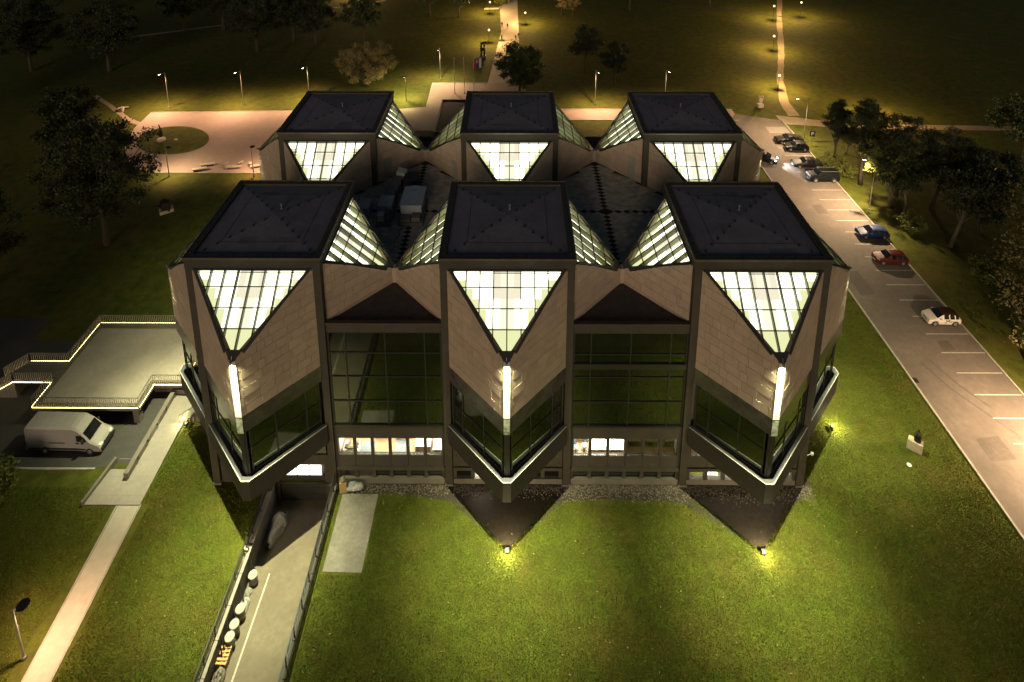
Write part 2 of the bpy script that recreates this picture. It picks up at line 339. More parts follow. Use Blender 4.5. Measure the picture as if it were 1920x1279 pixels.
# pebble strip along the front of the museum
sheet('soil_strip', [(-14.5, -6.1), (-9, -5.9), (-4.8, -6.6), (0, -10.1), (4.8, -6.5), (9, -6.3), (14.6, -6.6), (20, -10.1), (24.6, -6.3), (26.2, -5.2), (26, -4.6), (-14.5, -4.6)], .006, 'soil')
def scatter(name, n, pt, sz, m):
    v = []; f = []
    base = [(1, 0, 0), (-.5, .87, 0), (-.5, -.87, 0), (0, 0, .8)]
    for q in range(n):
        x, y = pt(); s = rnd.uniform(*sz); a = rnd.uniform(0, 6.3); c, sn = math.cos(a), math.sin(a); o = len(v)
        for bx, by, bz in base: v.append((x + s * (bx * c - by * sn) * rnd.uniform(.7, 1.2), y + s * (bx * sn + by * c), .008 + s * bz * rnd.uniform(.6, 1.3)))
        f += [(o, o + 1, o + 3), (o + 1, o + 2, o + 3), (o + 2, o, o + 3)]
    b = MB(); b.add(v, f); return tag(b.obj(name, m), kind='stuff')
def peb():
    if rnd.random() < .12: return rnd.uniform(-13.5, -5), -5.25 - abs(rnd.gauss(0, .45))
    x = rnd.uniform(-4.6, 26); return x, -5.2 - abs(rnd.gauss(0, .55)) * (1.1 if 5 < x < 15 or x > 18 else .8)
o = scatter('pebbles', 5200, peb, (.04, .1), 'pebble'); o['label'] = 'strip of pale pebbles along the foot of the museum front'; o['category'] = 'pebbles'

# ------------------------------------------------------------------ the museum
mus = empty('museum_building', (0, 10, 0), 0, 'museum of six stone cubes with cut corners, black roofs and glowing triangular skylights', 'building')
MOD = [(i * 20, j * 20 - 10) for j in (0, 1) for i in (-1, 0, 1)]      # relative to the parent at y=10
RH = 5.33; ZR = 22.5; ZE = 21.6
def spl(y): return ZE + (y + 5.33) * .896                               # skylight plane, local front sector
SN = Vector((0, -.896, 1)).normalized()
def hw(y): return .55 + (y + 9.42) * .95
# --- shared meshes of one front sector
# stone faces (right = +x side)
FA = Vector((4.74, -5.36, 0)); FB = Vector((.26, -9.86, 0)); FL = (FB - FA).length; FD = (FB - FA) / FL
def face_mesh(sgn, z0, z1f, thick, off, name, m):
    nrm = Vector((.709, -.705, 0)); pts = [(0, z0), (FL, z0), (FL, z1f(1)), (0, z1f(0))]
    P = [FA + FD * u + Vector((0, 0, z)) + nrm * off for u, z in pts]
    if sgn < 0: P = [Vector((-p.x, p.y, p.z)) for p in P]; nrm = Vector((-nrm.x, nrm.y, 0)); P.reverse()
    P.reverse()
    b = MB(); b.prism(P, nrm, thick); return b.mesh(name, m)
ZB, ZS, ZP0, ZP1 = 10.9, 12.4, 4.7, 6.6
topz = lambda t: (ZE - .02) + (17.62 - ZE) * t
back = {s: face_mesh(s, ZS, topz, .3, -.045, 'wall_backing', 'stone_back') for s in (1, -1)}
band = {s: face_mesh(s, ZB, lambda t: ZS - .01, .34, -.005, 'dark_band', 'polished') for s in (1, -1)}
def slab_polys(sgn):
    r2 = random.Random(3 if sgn > 0 else 5); out = []; rowh = .79; z = ZS; k = 0
    while z < ZE:
        u = -r2.uniform(.1, .6) if k % 2 else -.02
        while u < FL:
            w_ = 1.2 if r2.random() < .8 else .62
            p = [(max(u, 0) + .012, z + .012), (min(u + w_, FL) - .012, z + .012), (min(u + w_, FL) - .012, z + rowh - .012), (max(u, 0) + .012, z + rowh - .012)]
            sl = (17.62 - ZE) / FL                                       # z <= ZE + sl*u
            p = clip(p, -sl, 1, ZE - .03) if p[1][0] > p[0][0] else []
            if area(p) > .03: out.append((p, r2.uniform(-.006, .006)))
            u += w_
        z += rowh; k += 1
    return out
def slab_geo(p, j, sgn, b):
    n = Vector((.709, -.705, 0)); P = [FA + FD * u + Vector((0, 0, z)) + n * j for u, z in p]
    if sgn < 0: P = [Vector((-q.x, q.y, q.z)) for q in P]; n = Vector((-n.x, n.y, 0)); P.reverse()
    P.reverse(); b.prism(P, n, .044 + j)
slabs = {}; cladding = {}
for s in (1, -1):
    L = []; allb = MB()
    for p, j in slab_polys(s):
        b = MB(); slab_geo(p, j, s, b); L.append(b.mesh('stone_slab', 'stone')); slab_geo(p, j, s, allb)
    slabs[s] = L; cladding[s] = allb.mesh('stone_cladding', 'stone')
b = MB(); b.box(-.24, .24, -9.9, -9.8, ZS + .01, 17.45); strip_me = b.mesh('edge_strip', 'strip')
b = MB(); b.box(-.235, .235, -9.895, -9.6, ZB, ZS - .004); strip2_me = b.mesh('edge_strip_foot', 'strip_mottled')
b = MB(); b.box(-.1, .1, -10.02, -9.88, 17.5, 17.58); b.tube([(0, -9.95, 17.57), (0, -9.85, 17.85)], .025); b.lathe([(.07, 0), (.09, .1), (.09, .16)], (0, -10.1, 17.44), 10); lampfix_me = b.mesh('wall_spotlight', 'metal_grey')
# parapet with white sill edge, ribbon window
def vloop(off_tip, hx, xe, ye):   # outline from left column to tip to right column
    return [(-xe, ye), (-hx, off_tip), (hx, off_tip), (xe, ye)]
out_ = vloop(-10.1, .31, 4.93, -5.5); inn = vloop(-9.75, .2, 4.65, -5.36)
b = MB()
for i_ in range(3):
    (x0, y0), (x1, y1) = out_[i_], out_[i_ + 1]; (u0, v0), (u1, v1) = inn[i_], inn[i_ + 1]
    b.add([(x0, y0, ZP0), (x1, y1, ZP0), (x1, y1, ZP1), (x0, y0, ZP1), (u0, v0, ZP0), (u1, v1, ZP0), (u1, v1, ZP1), (u0, v0, ZP1)],
          [(0, 1, 2, 3), (5, 4, 7, 6), (3, 2, 6, 7), (1, 0, 4, 5)])
b.add([(x, y, ZP0 + .01) for x, y in ((-4.9, -5.2), (-.3, -10.05), (.3, -10.05), (4.9, -5.2))], [(3, 2, 1, 0)])
parapet_me = b.mesh('parapet', 'parapet_dark')
b = MB()
for i_ in range(3):
    (x0, y0), (x1, y1) = [(x * 1.004, y * 1.003) for x, y in (out_[i_], out_[i_ + 1])]; iw = vloop(-10.055, .3, 4.89, -5.5)
    (u0, v0), (u1, v1) = iw[i_], iw[i_ + 1]
    b.add([(x0, y0, ZP1 - .03), (x1, y1, ZP1 - .03), (x1, y1, ZP1 + .02), (x0, y0, ZP1 + .02), (u0, v0, ZP1 + .02), (u1, v1, ZP1 + .02)], [(0, 1, 2, 3), (3, 2, 5, 4)])
sill_edge_me = b.mesh('sill_edge', 'sill_edge')
b = MB(); b.add([(x, y, ZP1 + .012) for x, y in vloop(-10.065, .3, 4.9, -5.5) + [(4.3, -5.2), (-4.3, -5.2)]], [(0, 1, 2, 3, 4, 5)]); sill_me = b.mesh('sill_top', 'sill')
# ribbon glazing: recessed V
GA = Vector((4.5, -5.5, 0)); GB = Vector((.22, -9.5, 0)); GD = GB - GA
b = MB(); pane_r = {}
gm = [0, .16, .62, .94]                          # posts along the run
for s in (1, -1):
    fl = lambda v: Vector((v.x * s, v.y, v.z))
    nn = fl(Vector((.68, -.73, 0)))
    for t in (0, .2, .62, .96):
        p = GA + GD * t
        b.bar(fl(p + Vector((0, 0, ZP1))), fl(p + Vector((0, 0, ZB + .1))), .1, .12, nn)
    for z, w_ in ((ZP1 + .1, .12), (8.9, .07), (ZB - .02, .1)):
        b.bar(fl(GA + Vector((0, 0, z))), fl(GB + Vector((0, 0, z))), w_, .1, nn)
b.box(-.22, .22, -9.55, -9.4, ZP1, ZB); b.box(-.06, .06, -9.6, -9.5, ZP1, ZB)
ribbon_me = b.mesh('ribbon_window', 'mullion')
rpanes = []
for s in (1, -1):
    fl = lambda v: Vector((v.x * s, v.y, v.z)); nn = Vector((.68 * s, -.73, 0))
    for t0, t1 in ((0, .2), (.2, .62), (.62, .96)):
        for z0, z1 in ((ZP1 + .1, 8.9), (8.9, ZB)):
            P = [GA + GD * t0 + Vector((0, 0, z0)), GA + GD * t1 + Vector((0, 0, z0)), GA + GD * t1 + Vector((0, 0, z1)), GA + GD * t0 + Vector((0, 0, z1))]
            P = [fl(p) - nn * .05 for p in P]
            if s > 0: P.reverse()
            bb = MB(); bb.prism(P, nn, .02); rpanes.append(bb.mesh('window_pane', 'wall_glass'))
# soffit under the dark band
b = MB(); b.add([(x, y, ZB + .02) for x, y in vloop(-9.8, .25, 4.74, -5.38) + [(4.3, -5), (-4.3, -5)]], [(5, 4, 3, 2, 1, 0)]); soffit_me = b.mesh('soffit', 'wall_dark')
# skylight frame
YR = [-5.4, -6.3, -7.37, -8.4, -9.42]; XC = [-4.24, -3.18, -2.12, -1.06, 0, 1.06, 2.12, 3.18, 4.24]
def sp(x, y, o=0): return Vector((x, y, spl(y))) + SN * o
b = MB()
for x in XC:
    ymin = max(-9.42, -9.42 + (abs(x) - .55) / .95)
    if ymin < -5.45:
        b.bar(sp(x, -5.36, .03), sp(x, ymin, .03), .065, .05, SN); b.bar(sp(x, -5.36, -.03), sp(x, ymin, -.03), .08, .34, SN, 1)
for y in YR[1:]: b.bar(sp(-hw(y), y, .036), sp(hw(y), y, .036), .07, .1, SN)
for y in (-5.55,): b.bar(sp(-hw(y), y, .036), sp(hw(y), y, .036), .05, .06, SN)
for s in (1, -1):
    b.bar(sp(s * (hw(-9.42) + .09), -9.5, .05), sp(s * (hw(-5.3) + .09), -5.3, .05), .2, .3, SN)
b.prism([sp(-.62, -9.4, .03), sp(-.26, -9.88, .03), sp(.26, -9.88, .03), sp(.62, -9.4, .03)], SN, .3)
b.prism([sp(-4.7, -5.45, .01), sp(4.7, -5.45, .01), sp(4.7, -5.2, .01), sp(-4.7, -5.2, .01)], SN, .3)
sky_me = b.mesh('skylight', ['mullion', 'frame_green'])
spanes = []
for i_ in range(4):
    for j_ in range(-1, 9):
        x0 = XC[j_] if j_ >= 0 else -5.3; x1 = XC[j_ + 1] if j_ < 8 else 5.3; y1, y0 = YR[i_], YR[i_ + 1]
        p = clip([(x0, y0), (x1, y0), (x1, y1), (x0, y1)], 1, -.95, .55 + 9.42 * .95); p = clip(p, -1, -.95, .55 + 9.42 * .95)
        if area(p) > .02:
            bb = MB(); bb.prism([sp(x, y, .01) for x, y in p], SN, .02); spanes.append(bb.mesh('glass_pane', 'sky_glass'))
allp = MB()
for me in spanes: allp.add([v.co for v in me.vertices], [tuple(p.vertices) for p in me.polygons])
allpanes_me = allp.mesh('glass_panes', 'sky_glass')
b = MB(); D = .58
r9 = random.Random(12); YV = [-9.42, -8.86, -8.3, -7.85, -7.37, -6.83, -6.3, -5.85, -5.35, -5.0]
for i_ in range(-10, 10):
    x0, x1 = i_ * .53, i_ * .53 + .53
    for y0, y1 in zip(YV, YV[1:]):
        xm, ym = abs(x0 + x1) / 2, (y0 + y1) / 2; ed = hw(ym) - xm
        mi = 1 if ym < -8.2 or (ed < .45 and ym < -6) else (2 if xm < .6 and ym > -6.3 else (3 if xm < 1.3 and ym > -6.9 else (2 if xm < .6 else 0)))  # hot middle and dimmer greenish edges of the glow set cell by cell
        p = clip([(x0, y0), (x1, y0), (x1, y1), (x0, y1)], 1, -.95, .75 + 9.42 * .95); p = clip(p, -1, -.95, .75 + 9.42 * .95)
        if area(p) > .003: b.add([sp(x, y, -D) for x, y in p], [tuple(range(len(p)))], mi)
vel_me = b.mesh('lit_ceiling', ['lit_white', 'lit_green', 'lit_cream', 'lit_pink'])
b = MB()
for s in (1, -1):
    q = [sp(s * .66, -9.45, -.02), sp(s * (hw(-5.3) + .06), -5.3, -.02), sp(s * (hw(-5.3) + .0), -5.3, -D), sp(s * .6, -9.45, -D)]
    b.add(q, [(0, 1, 2, 3)])
reveal_me = b.mesh('skylight_reveal', 'reveal')
# roof
b = MB(); I = 4.85
for a, c in (((-RH, -RH), (RH, -RH)), ((RH, -RH), (RH, RH)), ((RH, RH), (-RH, RH)), ((-RH, RH), (-RH, -RH))):
    ia = [v / RH * I for v in a]; ic = [v / RH * I for v in c]
    b.add([(*a, ZE), (*c, ZE), (*c, ZR), (*a, ZR), (*ic, ZR), (*ia, ZR), (*ic, ZR - .2), (*ia, ZR - .2), (0, 0, ZR + .15)],
          [(0, 1, 2, 3)], 1)
    b.add([(*a, ZR), (*c, ZR), (*ic, ZR), (*ia, ZR), (*ic, ZR - .2), (*ia, ZR - .2), (0, 0, ZR + .15)], [(0, 1, 2, 3), (3, 2, 4, 5)], 1)
    b.add([(*ic, ZR - .2), (*ia, ZR - .2), (0, 0, ZR + .15)], [(0, 2, 1)], 0)
    b.add([(*a, ZE), (*c, ZE), (*[v * .9 for v in c], ZE), (*[v * .9 for v in a], ZE)], [(3, 2, 1, 0)], 1)
roof_me = b.mesh('roof', ['roof_felt', 'fascia_dark'])
b = MB(); E_ = RH + .04
for a, c in (((-E_, -E_), (E_, -E_)), ((E_, -E_), (E_, E_)), ((E_, E_), (-E_, E_)), ((-E_, E_), (-E_, -E_))):
    d = Vector((c[0] - a[0], c[1] - a[1], 0)).normalized(); n2 = Vector((d.y, -d.x, 0))
    b.bar((*a, ZR + .05), (*c, ZR + .05), .09, .16)
edge_me = b.mesh('roof_edge', 'copper_edge')
b = MB()
for s1, s2 in ((1, 1), (1, -1), (-1, 1), (-1, -1)):
    for q in range(1, 7): t = .7 * q; b.lathe([(.11, 0), (.11, .05), (.05, .1)], (s1 * t, s2 * t, ZR + .14 - .0722 * t), 6)
for q in range(10):
    t = -4.6 + q * 9.2 / 9
    for x, y in ((t, -5.08), (t, 5.08), (-5.08, t), (5.08, t)): b.lathe([(.09, 0), (.09, .04), (.04, .07)], (x, y, ZR), 6)
fast_me = b.mesh('roof_fasteners', 'rubber')
b = MB()
for x, y in ((-2.4, 0), (2.4, 0), (0, -2.6), (0, 2.6)):
    pass
for t in (-3.3, 3.3): b.bar((-abs(t), t, ZR - .075), (abs(t), t, ZR - .075), .05, .02); b.bar((t, -abs(t), ZR - .075), (t, abs(t), ZR - .075), .05, .02)
seam_me = b.mesh('felt_seam', 'roof_rim')
b = MB(); b.lathe([(.2, 0), (.12, .06), (.07, .1), (.07, .42), (.13, .43), (.13, .52), (.03, .58)], (.15, .9, ZR + .05), 10); vent_me = b.mesh('roof_vent', 'metal_grey')
b = MB(); b.box(4.72, 5.31, -5.31, -4.72, -.15, ZE - .003); col_me = b.mesh('column', 'wall_dark')
b = MB(); b.box(4.66, 5.37, -5.37, -4.66, -.1, .22); colb_me = b.mesh('column_base', 'concrete')
for mi_, (mx, my) in enumerate(MOD):
    front = my < 0
    rf = inst(roof_me, 'roof', mus, (mx, my, 0)); inst(edge_me, 'roof_edge', rf); inst(fast_me, 'roof_fasteners', rf, kind='stuff'); inst(vent_me, 'roof_vent', rf); inst(seam_me, 'felt_seam', rf)
    for q_ in range(5):
        cx_, cyy = rnd.uniform(-3.5, 3.5), rnd.choice((-1, 1)) * rnd.uniform(3.0, 4.2); wq, hq = rnd.uniform(.3, 1.1), rnd.uniform(.2, .45)
        if abs(cx_) + wq > abs(cyy) - hq: continue
        b = MB(); zf = lambda y: ZR + .156 - .35 * abs(y) / 4.85
        b.add([(cx_ - wq, cyy - hq, zf(cyy - hq)), (cx_ + wq, cyy - hq, zf(cyy - hq)), (cx_ + wq, cyy + hq, zf(cyy + hq)), (cx_ - wq, cyy + hq, zf(cyy + hq))], [(0, 1, 2, 3)]); b.obj('felt_patch', 'felt_patch', rf)
    for kq in range(4):
        rz = kq * math.pi / 2; A = ((mx, my, 0), rz)
        c_ = inst(col_me, 'column', mus, *A); inst(colb_me, 'column_base', c_)
        for s in (1, -1):
            wb = inst(back[s], 'stone_wall', mus, *A); inst(band[s], 'dark_band', wb)
            if front and kq == 0:
                for me in slabs[s]: inst(me, 'stone_slab', wb)
            else: inst(cladding[s], 'stone_cladding', wb, kind='stuff')
        sk = inst(sky_me, 'skylight', mus, *A); inst(vel_me, 'lit_ceiling', sk); inst(reveal_me, 'skylight_reveal', sk)
        if kq == 0 or (front and (kq, mi_) in ((1, 0), (3, 1), (1, 1), (3, 2))):
            for me in spanes: inst(me, 'glass_pane', sk)
        else: inst(allpanes_me, 'glass_panes', sk, kind='stuff')
        wx, wy = [(0, -1), (1, 0), (0, 1), (-1, 0)][kq]
        outer = (wy == -1 and front) or (wy == 1 and not front) or (wx == 1 and mx > 0) or (wx == -1 and mx < 0)
        if outer:
            es = inst(strip_me, 'edge_strip', mus, *A); inst(strip2_me, 'edge_strip_foot', es); sl_ = inst(lampfix_me, 'wall_spotlight', es)
            pp = inst(parapet_me, 'parapet', mus, *A); inst(sill_edge_me, 'sill_edge', pp); inst(sill_me, 'sill_top', pp); inst(soffit_me, 'soffit', pp)
            rb = inst(ribbon_me, 'ribbon_window', mus, *A)
            for me in rpanes: inst(me, 'window_pane', rb)
            d = Vector((wx, wy, 0)); base = Vector((mx, my, 0))
            light('spot_lamp', 'SPOT', base + d * 10.16 + Vector((0, 0, 17.36)), 8500 if front and wy == -1 else 7500, COOL, mus, .05, d * .12 + Vector((0, 0, -1)), 104, 1.0)
            light('spot_lamp', 'SPOT', base + d * 10.14 + Vector((0, 0, 17.4)), 34000 if front and wy == -1 else 17000, COOL, mus, .05, d * .06 + Vector((0, 0, -1)), 62, 1.0)
            gl = empty('ground_floodlight', base + d * 10.35 + Vector((0, 10, 0)), 0)
            if wy == -1: W_ = {-20: 'on the ramp wall under the left front cube', 0: 'in the lawn below the tip of the middle front cube', 20: 'in the lawn below the tip of the right front cube'}[mx]
            elif wy == 1: W_ = 'on the grass behind the %s rear cube' % {-20: 'left', 0: 'middle', 20: 'right'}[mx]
            else: W_ = 'on the grass beside the %s side tip of the %s' % ('right' if wx > 0 else 'left', 'front cube' if front else 'rear cube')
            tag(gl, 'small lit floodlight ' + W_, 'floodlight', 'floodlights below the museum tips')
            b = MB(); b.box(-.16, .16, -.1, .1, 0, .12); b.tube([(0, 0, .1), (0, 0, .22)], .03); b.obj('mount', 'metal_black', gl)
            b = MB(); b.box(-.17, .17, -.12, .1, .2, .42); b.obj('housing', 'metal_black', gl)
            b = MB(); q_ = -.124 if wy else -.124; b.box(-.14, .14, -.13, -.121, .23, .4); b.obj('lens', 'lamp_warm', gl)
            gl.rotation_euler = (0, 0, kq * math.pi / 2)
            light('flood_lamp', 'POINT', (0, -.32, .8), 480 if mx > -20 else 160, (1, .88, .42), gl, .06)
            if front and wy == -1 and mx == -20: gl.location = (-20.35, -10.4, .17)
# infill between touching cubes, doors to the terrace
b = MB()
for x in (-10, 10):
    for y in (-10, 10): b.box(x - .18, x + .18, y - .28, y + .28, 15.8, 17.55)
for x in (-20, 0, 20): b.box(x - .28, x + .28, -.18, .18, 15.8, 17.55)
b.obj('junction_infill', 'stone', mus)
# terrace: felt in the two front and side triangles, tiles in the courts
b = MB(); b.box(-24.6, 24.6, -14.9, 14.9, 15.6, 16.08); ter = b.obj('terrace_roof', 'gravel_roof', mus)
for cx in (-10, 10):
    b = MB(); b.prism([(cx + x, y, 16.1) for x, y in ((0, -9.9), (9.9, 0), (0, 9.9), (-9.9, 0))], (0, 0, 1), .015); b.obj('paving_bed', 'tile_joint', ter)
    b = MB(); t = .62
    for i_ in range(-34, 35):
        for j_ in range(-34, 35):
            p = [(i_ * t * .72 + j_ * t * .72, (i_ - j_) * t * .5), ((i_ + 1) * t * .72 + j_ * t * .72, (i_ + 1 - j_) * t * .5), ((i_ + 1) * t * .72 + (j_ + 1) * t * .72, (i_ - j_) * t * .5), (i_ * t * .72 + (j_ + 1) * t * .72, (i_ - j_ - 1) * t * .5)]
            c0 = (sum(q[0] for q in p) / 4, sum(q[1] for q in p) / 4)
            if abs(c0[0]) + abs(c0[1]) > 9.6 or abs(c0[0]) < .12 or abs(c0[1]) < .12: continue
            p = [(c0[0] + (q[0] - c0[0]) * .93, c0[1] + (q[1] - c0[1]) * .93) for q in p]
            b.prism([(cx + x, y, 16.14 + rnd.uniform(-.006, .006)) for x, y in p][::-1], (0, 0, 1), .03)
    b.obj('paving_tiles', 'tile', ter, kind='stuff')
    b = MB()
    for q in range(-8, 9): b.lathe([(.1, 0), (.1, .04), (.05, .07)], (cx + q, 0, 16.12), 6); b.lathe([(.1, 0), (.1, .04), (.05, .07)], (cx, q, 16.12), 6)
    b.obj('drain_caps', 'rubber', ter, kind='stuff')
def plate_on_face(mod, kq, s, t0, t1, z0, z1, name, m):
    n = Vector((.709 * s, -.705, 0)); P = [FA + FD * (FL * t) + Vector((0, 0, z)) for t, z in ((t0, z0), (t1, z0), (t1, z1), (t0, z1))]
    P = [Vector((p.x * s, p.y, p.z)) + n * .05 for p in P]
    if s > 0: P.reverse()
    b = MB(); b.prism(P, n, .05); d = b.obj(name, m, mus, (*mod, 0), kq * math.pi / 2)
    a = P[0] + (P[2] - P[0]) * .5 + n * .03
    b = MB(); b.lathe([(.03, -.08), (.03, .08)], a, 6); b.obj('door_handle', 'metal_grey', d)
plate_on_face((-20, 10), 1, -1, .12, .27, 16.15, 18.6, 'terrace_door', 'door_grey')
plate_on_face((0, 10), 3, 1, .12, .25, 16.15, 18.3, 'terrace_door', 'door_grey')
plate_on_face((20, 10), 3, 1, .13, .28, 16.15, 18.9, 'terrace_door', 'door_grey')
plate_on_face((20, 10), 0, -1, .3, .48, 16.15, 17.6, 'terrace_hatch', 'door_grey')
# --- facade bays (facing -y, plane y=0, centred)
PX = [-3.75, -2.25, -.75, .75, 2.25, 3.75]; BW = 4.66
def bm(fn, name, m):
    b = MB(); fn(b); return b.mesh(name, m)
plinth_me = bm(lambda b: b.box(-BW, BW, -.12, .3, -.2, .58), 'plinth', 'concrete')
ledge_me = bm(lambda b: b.box(-BW, BW, -.16, .3, 1.5, 1.82), 'ledge', 'wall_dark')
wallband_me = bm(lambda b: b.box(-BW, BW, -.06, .4, 4.82, 6.05), 'wall_band', 'wall_dark')
post_up = bm(lambda b: b.box(-.13, .13, -.04, .16, 3.02, 4.82), 'window_post', 'wall_dark')
post_low = bm(lambda b: b.box(-.16, .16, -.02, .3, .58, 1.5), 'window_post', 'wall_dark')
post_end = bm(lambda b: b.box(-.13, .13, -.05, .3, 1.82, 4.82), 'window_post', 'wall_dark')
post_end_low = bm(lambda b: b.box(-.14, .14, -.03, .3, .58, 1.5), 'window_post', 'wall_dark')
panel_me = bm(lambda b: b.box(-.735, .735, -.03, .25, 1.83, 3.01), 'spandrel_panel', 'wall_dark')
wpane = bm(lambda b: b.box(-.63, .63, .06, .075, 3.02, 4.82), 'window_pane', 'clear_glass')
wpane_d = bm(lambda b: b.box(-.63, .63, .06, .075, 3.02, 4.82), 'window_pane', 'dark_glass')
lpane = bm(lambda b: b.box(-.62, .62, .18, .195, .58, 1.5), 'window_pane', 'clear_glass')
lpane_d = bm(lambda b: b.box(-.62, .62, .18, .195, .58, 1.5), 'window_pane', 'dark_glass')
lblank = bm(lambda b: b.box(-.62, .62, .1, .3, .58, 1.5), 'spandrel_panel', 'wall_dark')
fascia_me = bm(lambda b: (b.box(-BW, BW, -.1, .3, 15.5, 16.3), b.box(-BW, BW, -.16, .2, 16.24, 16.36)), 'fascia', 'wall_dark')
edge2_me = bm(lambda b: b.box(-BW, BW, -.19, -.1, 16.36, 16.4), 'roof_edge', 'copper_edge')
CX = [-BW, -3.2, 0.03, 3.26, BW]
def curtain(rows, beam):
    b = MB()
    for x in CX[1:-1]: b.box(x - .05, x + .05, -.06, .1, 6.2, 15.5)
    for x in (-BW + .08, BW - .08): b.box(x - .08, x + .08, -.05, .12, 6.2, 15.5)
    for z in rows[1:-1]: b.box(-BW + .16, BW - .16, -.055, .09, z - .045, z + .045)
    b.box(-BW, BW, -.12, .2, 6.05, 6.22); b.box(-BW + .16, BW - .16, -.055, .1, 15.4, 15.5)
    if beam: b.box(-BW, BW, -.13, .12, 11.98, 12.5)
    f = b.mesh('curtain_wall', 'mullion'); P = []
    for x0, x1 in zip(CX, CX[1:]):
        for z0, z1 in zip(rows, rows[1:]):
            bb = MB(); bb.box(x0 + .05, x1 - .05, .01 + rnd.uniform(-.003, .003), .03, z0 + .045, z1 - .045); P.append(bb.mesh('glass_pane', 'wall_glass'))
    return f, P
curt = {0: curtain([6.2, 8.65, 11.1, 13.45, 15.45], False), 1: curtain([6.2, 8.65, 11.12, 12.24, 13.38, 15.45], True)}
backing_me = bm(lambda b: b.box(-BW, BW, .35, .45, 4.82, 15.7), 'inner_wall', 'stone_back')
lowback_me = bm(lambda b: b.box(-BW, BW, .45, .5, -.2, 4.9), 'inner_wall', 'stone_back')
def bay(cx, cy_, rz, kind, lit=None, low_lit=(), blanks=(), ramp_bay=False):
    A = ((cx, cy_ - 10, 0), rz)
    w_ = inst(wallband_me, 'wall_band', mus, *A)
    if not ramp_bay:
        inst(plinth_me, 'plinth', mus, *A); inst(ledge_me, 'ledge', mus, *A)
        wr = bpy.data.objects.new('window_row', None); link(wr, mus, *A)
        for x in (-3, -1.5, 0, 1.5, 3): inst(post_up, 'window_post', wr, (x, 0, 0)); inst(post_low, 'window_post', wr, (x, 0, 0))
        for x in (-4.53, 4.53): inst(post_end, 'window_post', wr, (x, 0, 0)); inst(post_end_low, 'window_post', wr, (x, 0, 0))
        for n_, x in enumerate(PX):
            inst(panel_me, 'spandrel_panel', wr, (x, 0, 0))
            inst(wpane if lit else wpane_d, 'window_pane', wr, (x, 0, 0))
            inst(lblank if n_ in blanks else (lpane if n_ in low_lit else lpane_d), 'window_pane' if n_ not in blanks else 'spandrel_panel', wr, (x, 0, 0))
        if not lit: inst(lowback_me, 'inner_wall', mus, *A)
    if kind is not None:
        f, P = curt[kind]; c = inst(f, 'curtain_wall', mus, *A); inst(fascia_me, 'fascia', mus, *A); inst(edge2_me, 'roof_edge', mus, *A)
        for me in P: inst(me, 'glass_pane', c)
    inst(backing_me, 'inner_wall', mus, *A)
F = -5.05
bay(-20, F, 0, None, ramp_bay=True)
bay(-10, F, 0, 0, lit=1, blanks=(0, 1)); bay(0, F, 0, None, lit=1, low_lit=(1,)); bay(10, F, 0, 1, lit=1); bay(20, F, 0, None, lit=1, low_lit=(0, 1, 2, 3, 4, 5))
for y, k_ in ((0, None), (10, 0), (20, None)): bay(25.05, y, math.pi / 2, k_); bay(-25.05, y, -math.pi / 2, k_)
for x, k_ in ((-20, None), (-10, 0), (0, None), (10, 1), (20, None)): bay(x, 25.05, math.pi, k_)
# left front bay above the ramp: blind wall, garage door with a lit window strip
b = MB(); b.box(-24.66, -19.75, -.04, .3, -2.5, 4.82); b.box(-19.75, -15.34, -.04, .3, 1.95, 3.0); b.box(-19.75, -15.34, -.04, .3, 4.6, 4.82); b.box(-15.75, -15.34, -.04, .3, -2.5, 1.95)
b.box(-19.75, -15.75, .3, .4, -2.5, 4.6)
gw = b.obj('garage_wall', 'wall_dark', mus, (0, F - 10, 0))
b = MB(); b.box(-19.7, -15.8, .1, .2, -2.5, .62)
for q in range(4): b.box(-19.7, -15.8, .085, .1, -2.3 + q * .75, -2.24 + q * .75)
b.obj('garage_door', 'garage', mus, (0, F - 10, 0))
for q in range(3):
    for e in range(2):
        b = MB(); b.box(-19.2 + q * 1.08, -18.22 + q * 1.08, .05, .08, .7 + e * .56, 1.19 + e * .56); b.obj('lit_pane', 'window_lit', gw)
b = MB(); b.box(-17.6, -15.5, .02, .05, 3.05, 4.55); b.obj('window_pane', 'wall_glass', gw)
# rooms behind the lit windows
def room(cx, z0, z1, depth, energy, wallcol='white_room', flo='wood_floor', x0=-4.6, x1=4.6, col=(1, .95, .84)):
    b = MB(); y0 = .32
    b.add([(x0, y0, z0), (x1, y0, z0), (x1, depth, z0), (x0, depth, z0)], [(0, 1, 2, 3)], 1)
    b.add([(x0, depth, z0), (x1, depth, z0), (x1, depth, z1), (x0, depth, z1), (x0, y0, z0), (x0, y0, z1), (x1, y0, z0), (x1, y0, z1)], [(0, 1, 2, 3), (4, 0, 3, 5), (1, 6, 7, 2), (3, 2, 7, 5)], 0)
    b.obj('room', [wallcol, flo], mus, (cx, F - 10, 0))
    light('room_lamp', 'AREA', (cx + (x0 + x1) / 2, F - 10 + depth * .5, z1 - .08), energy, col, mus, aim=(0, 0, -1), shape=((x1 - x0) * .8, depth * .5))
room(-10, 2.05, 4.85, 5, 800); room(0, 2.05, 4.85, 5, 260); room(10, 2.05, 4.85, 5, 900, x1=.05); room(10, 2.05, 4.85, 5, 80, x0=.1); room(20, 2.05, 4.85, 5, 500)
room(20, -.7, 1.62, 4.5, 700); room(0, -.7, 1.62, 3, 260, x0=-3, x1=-1.5)

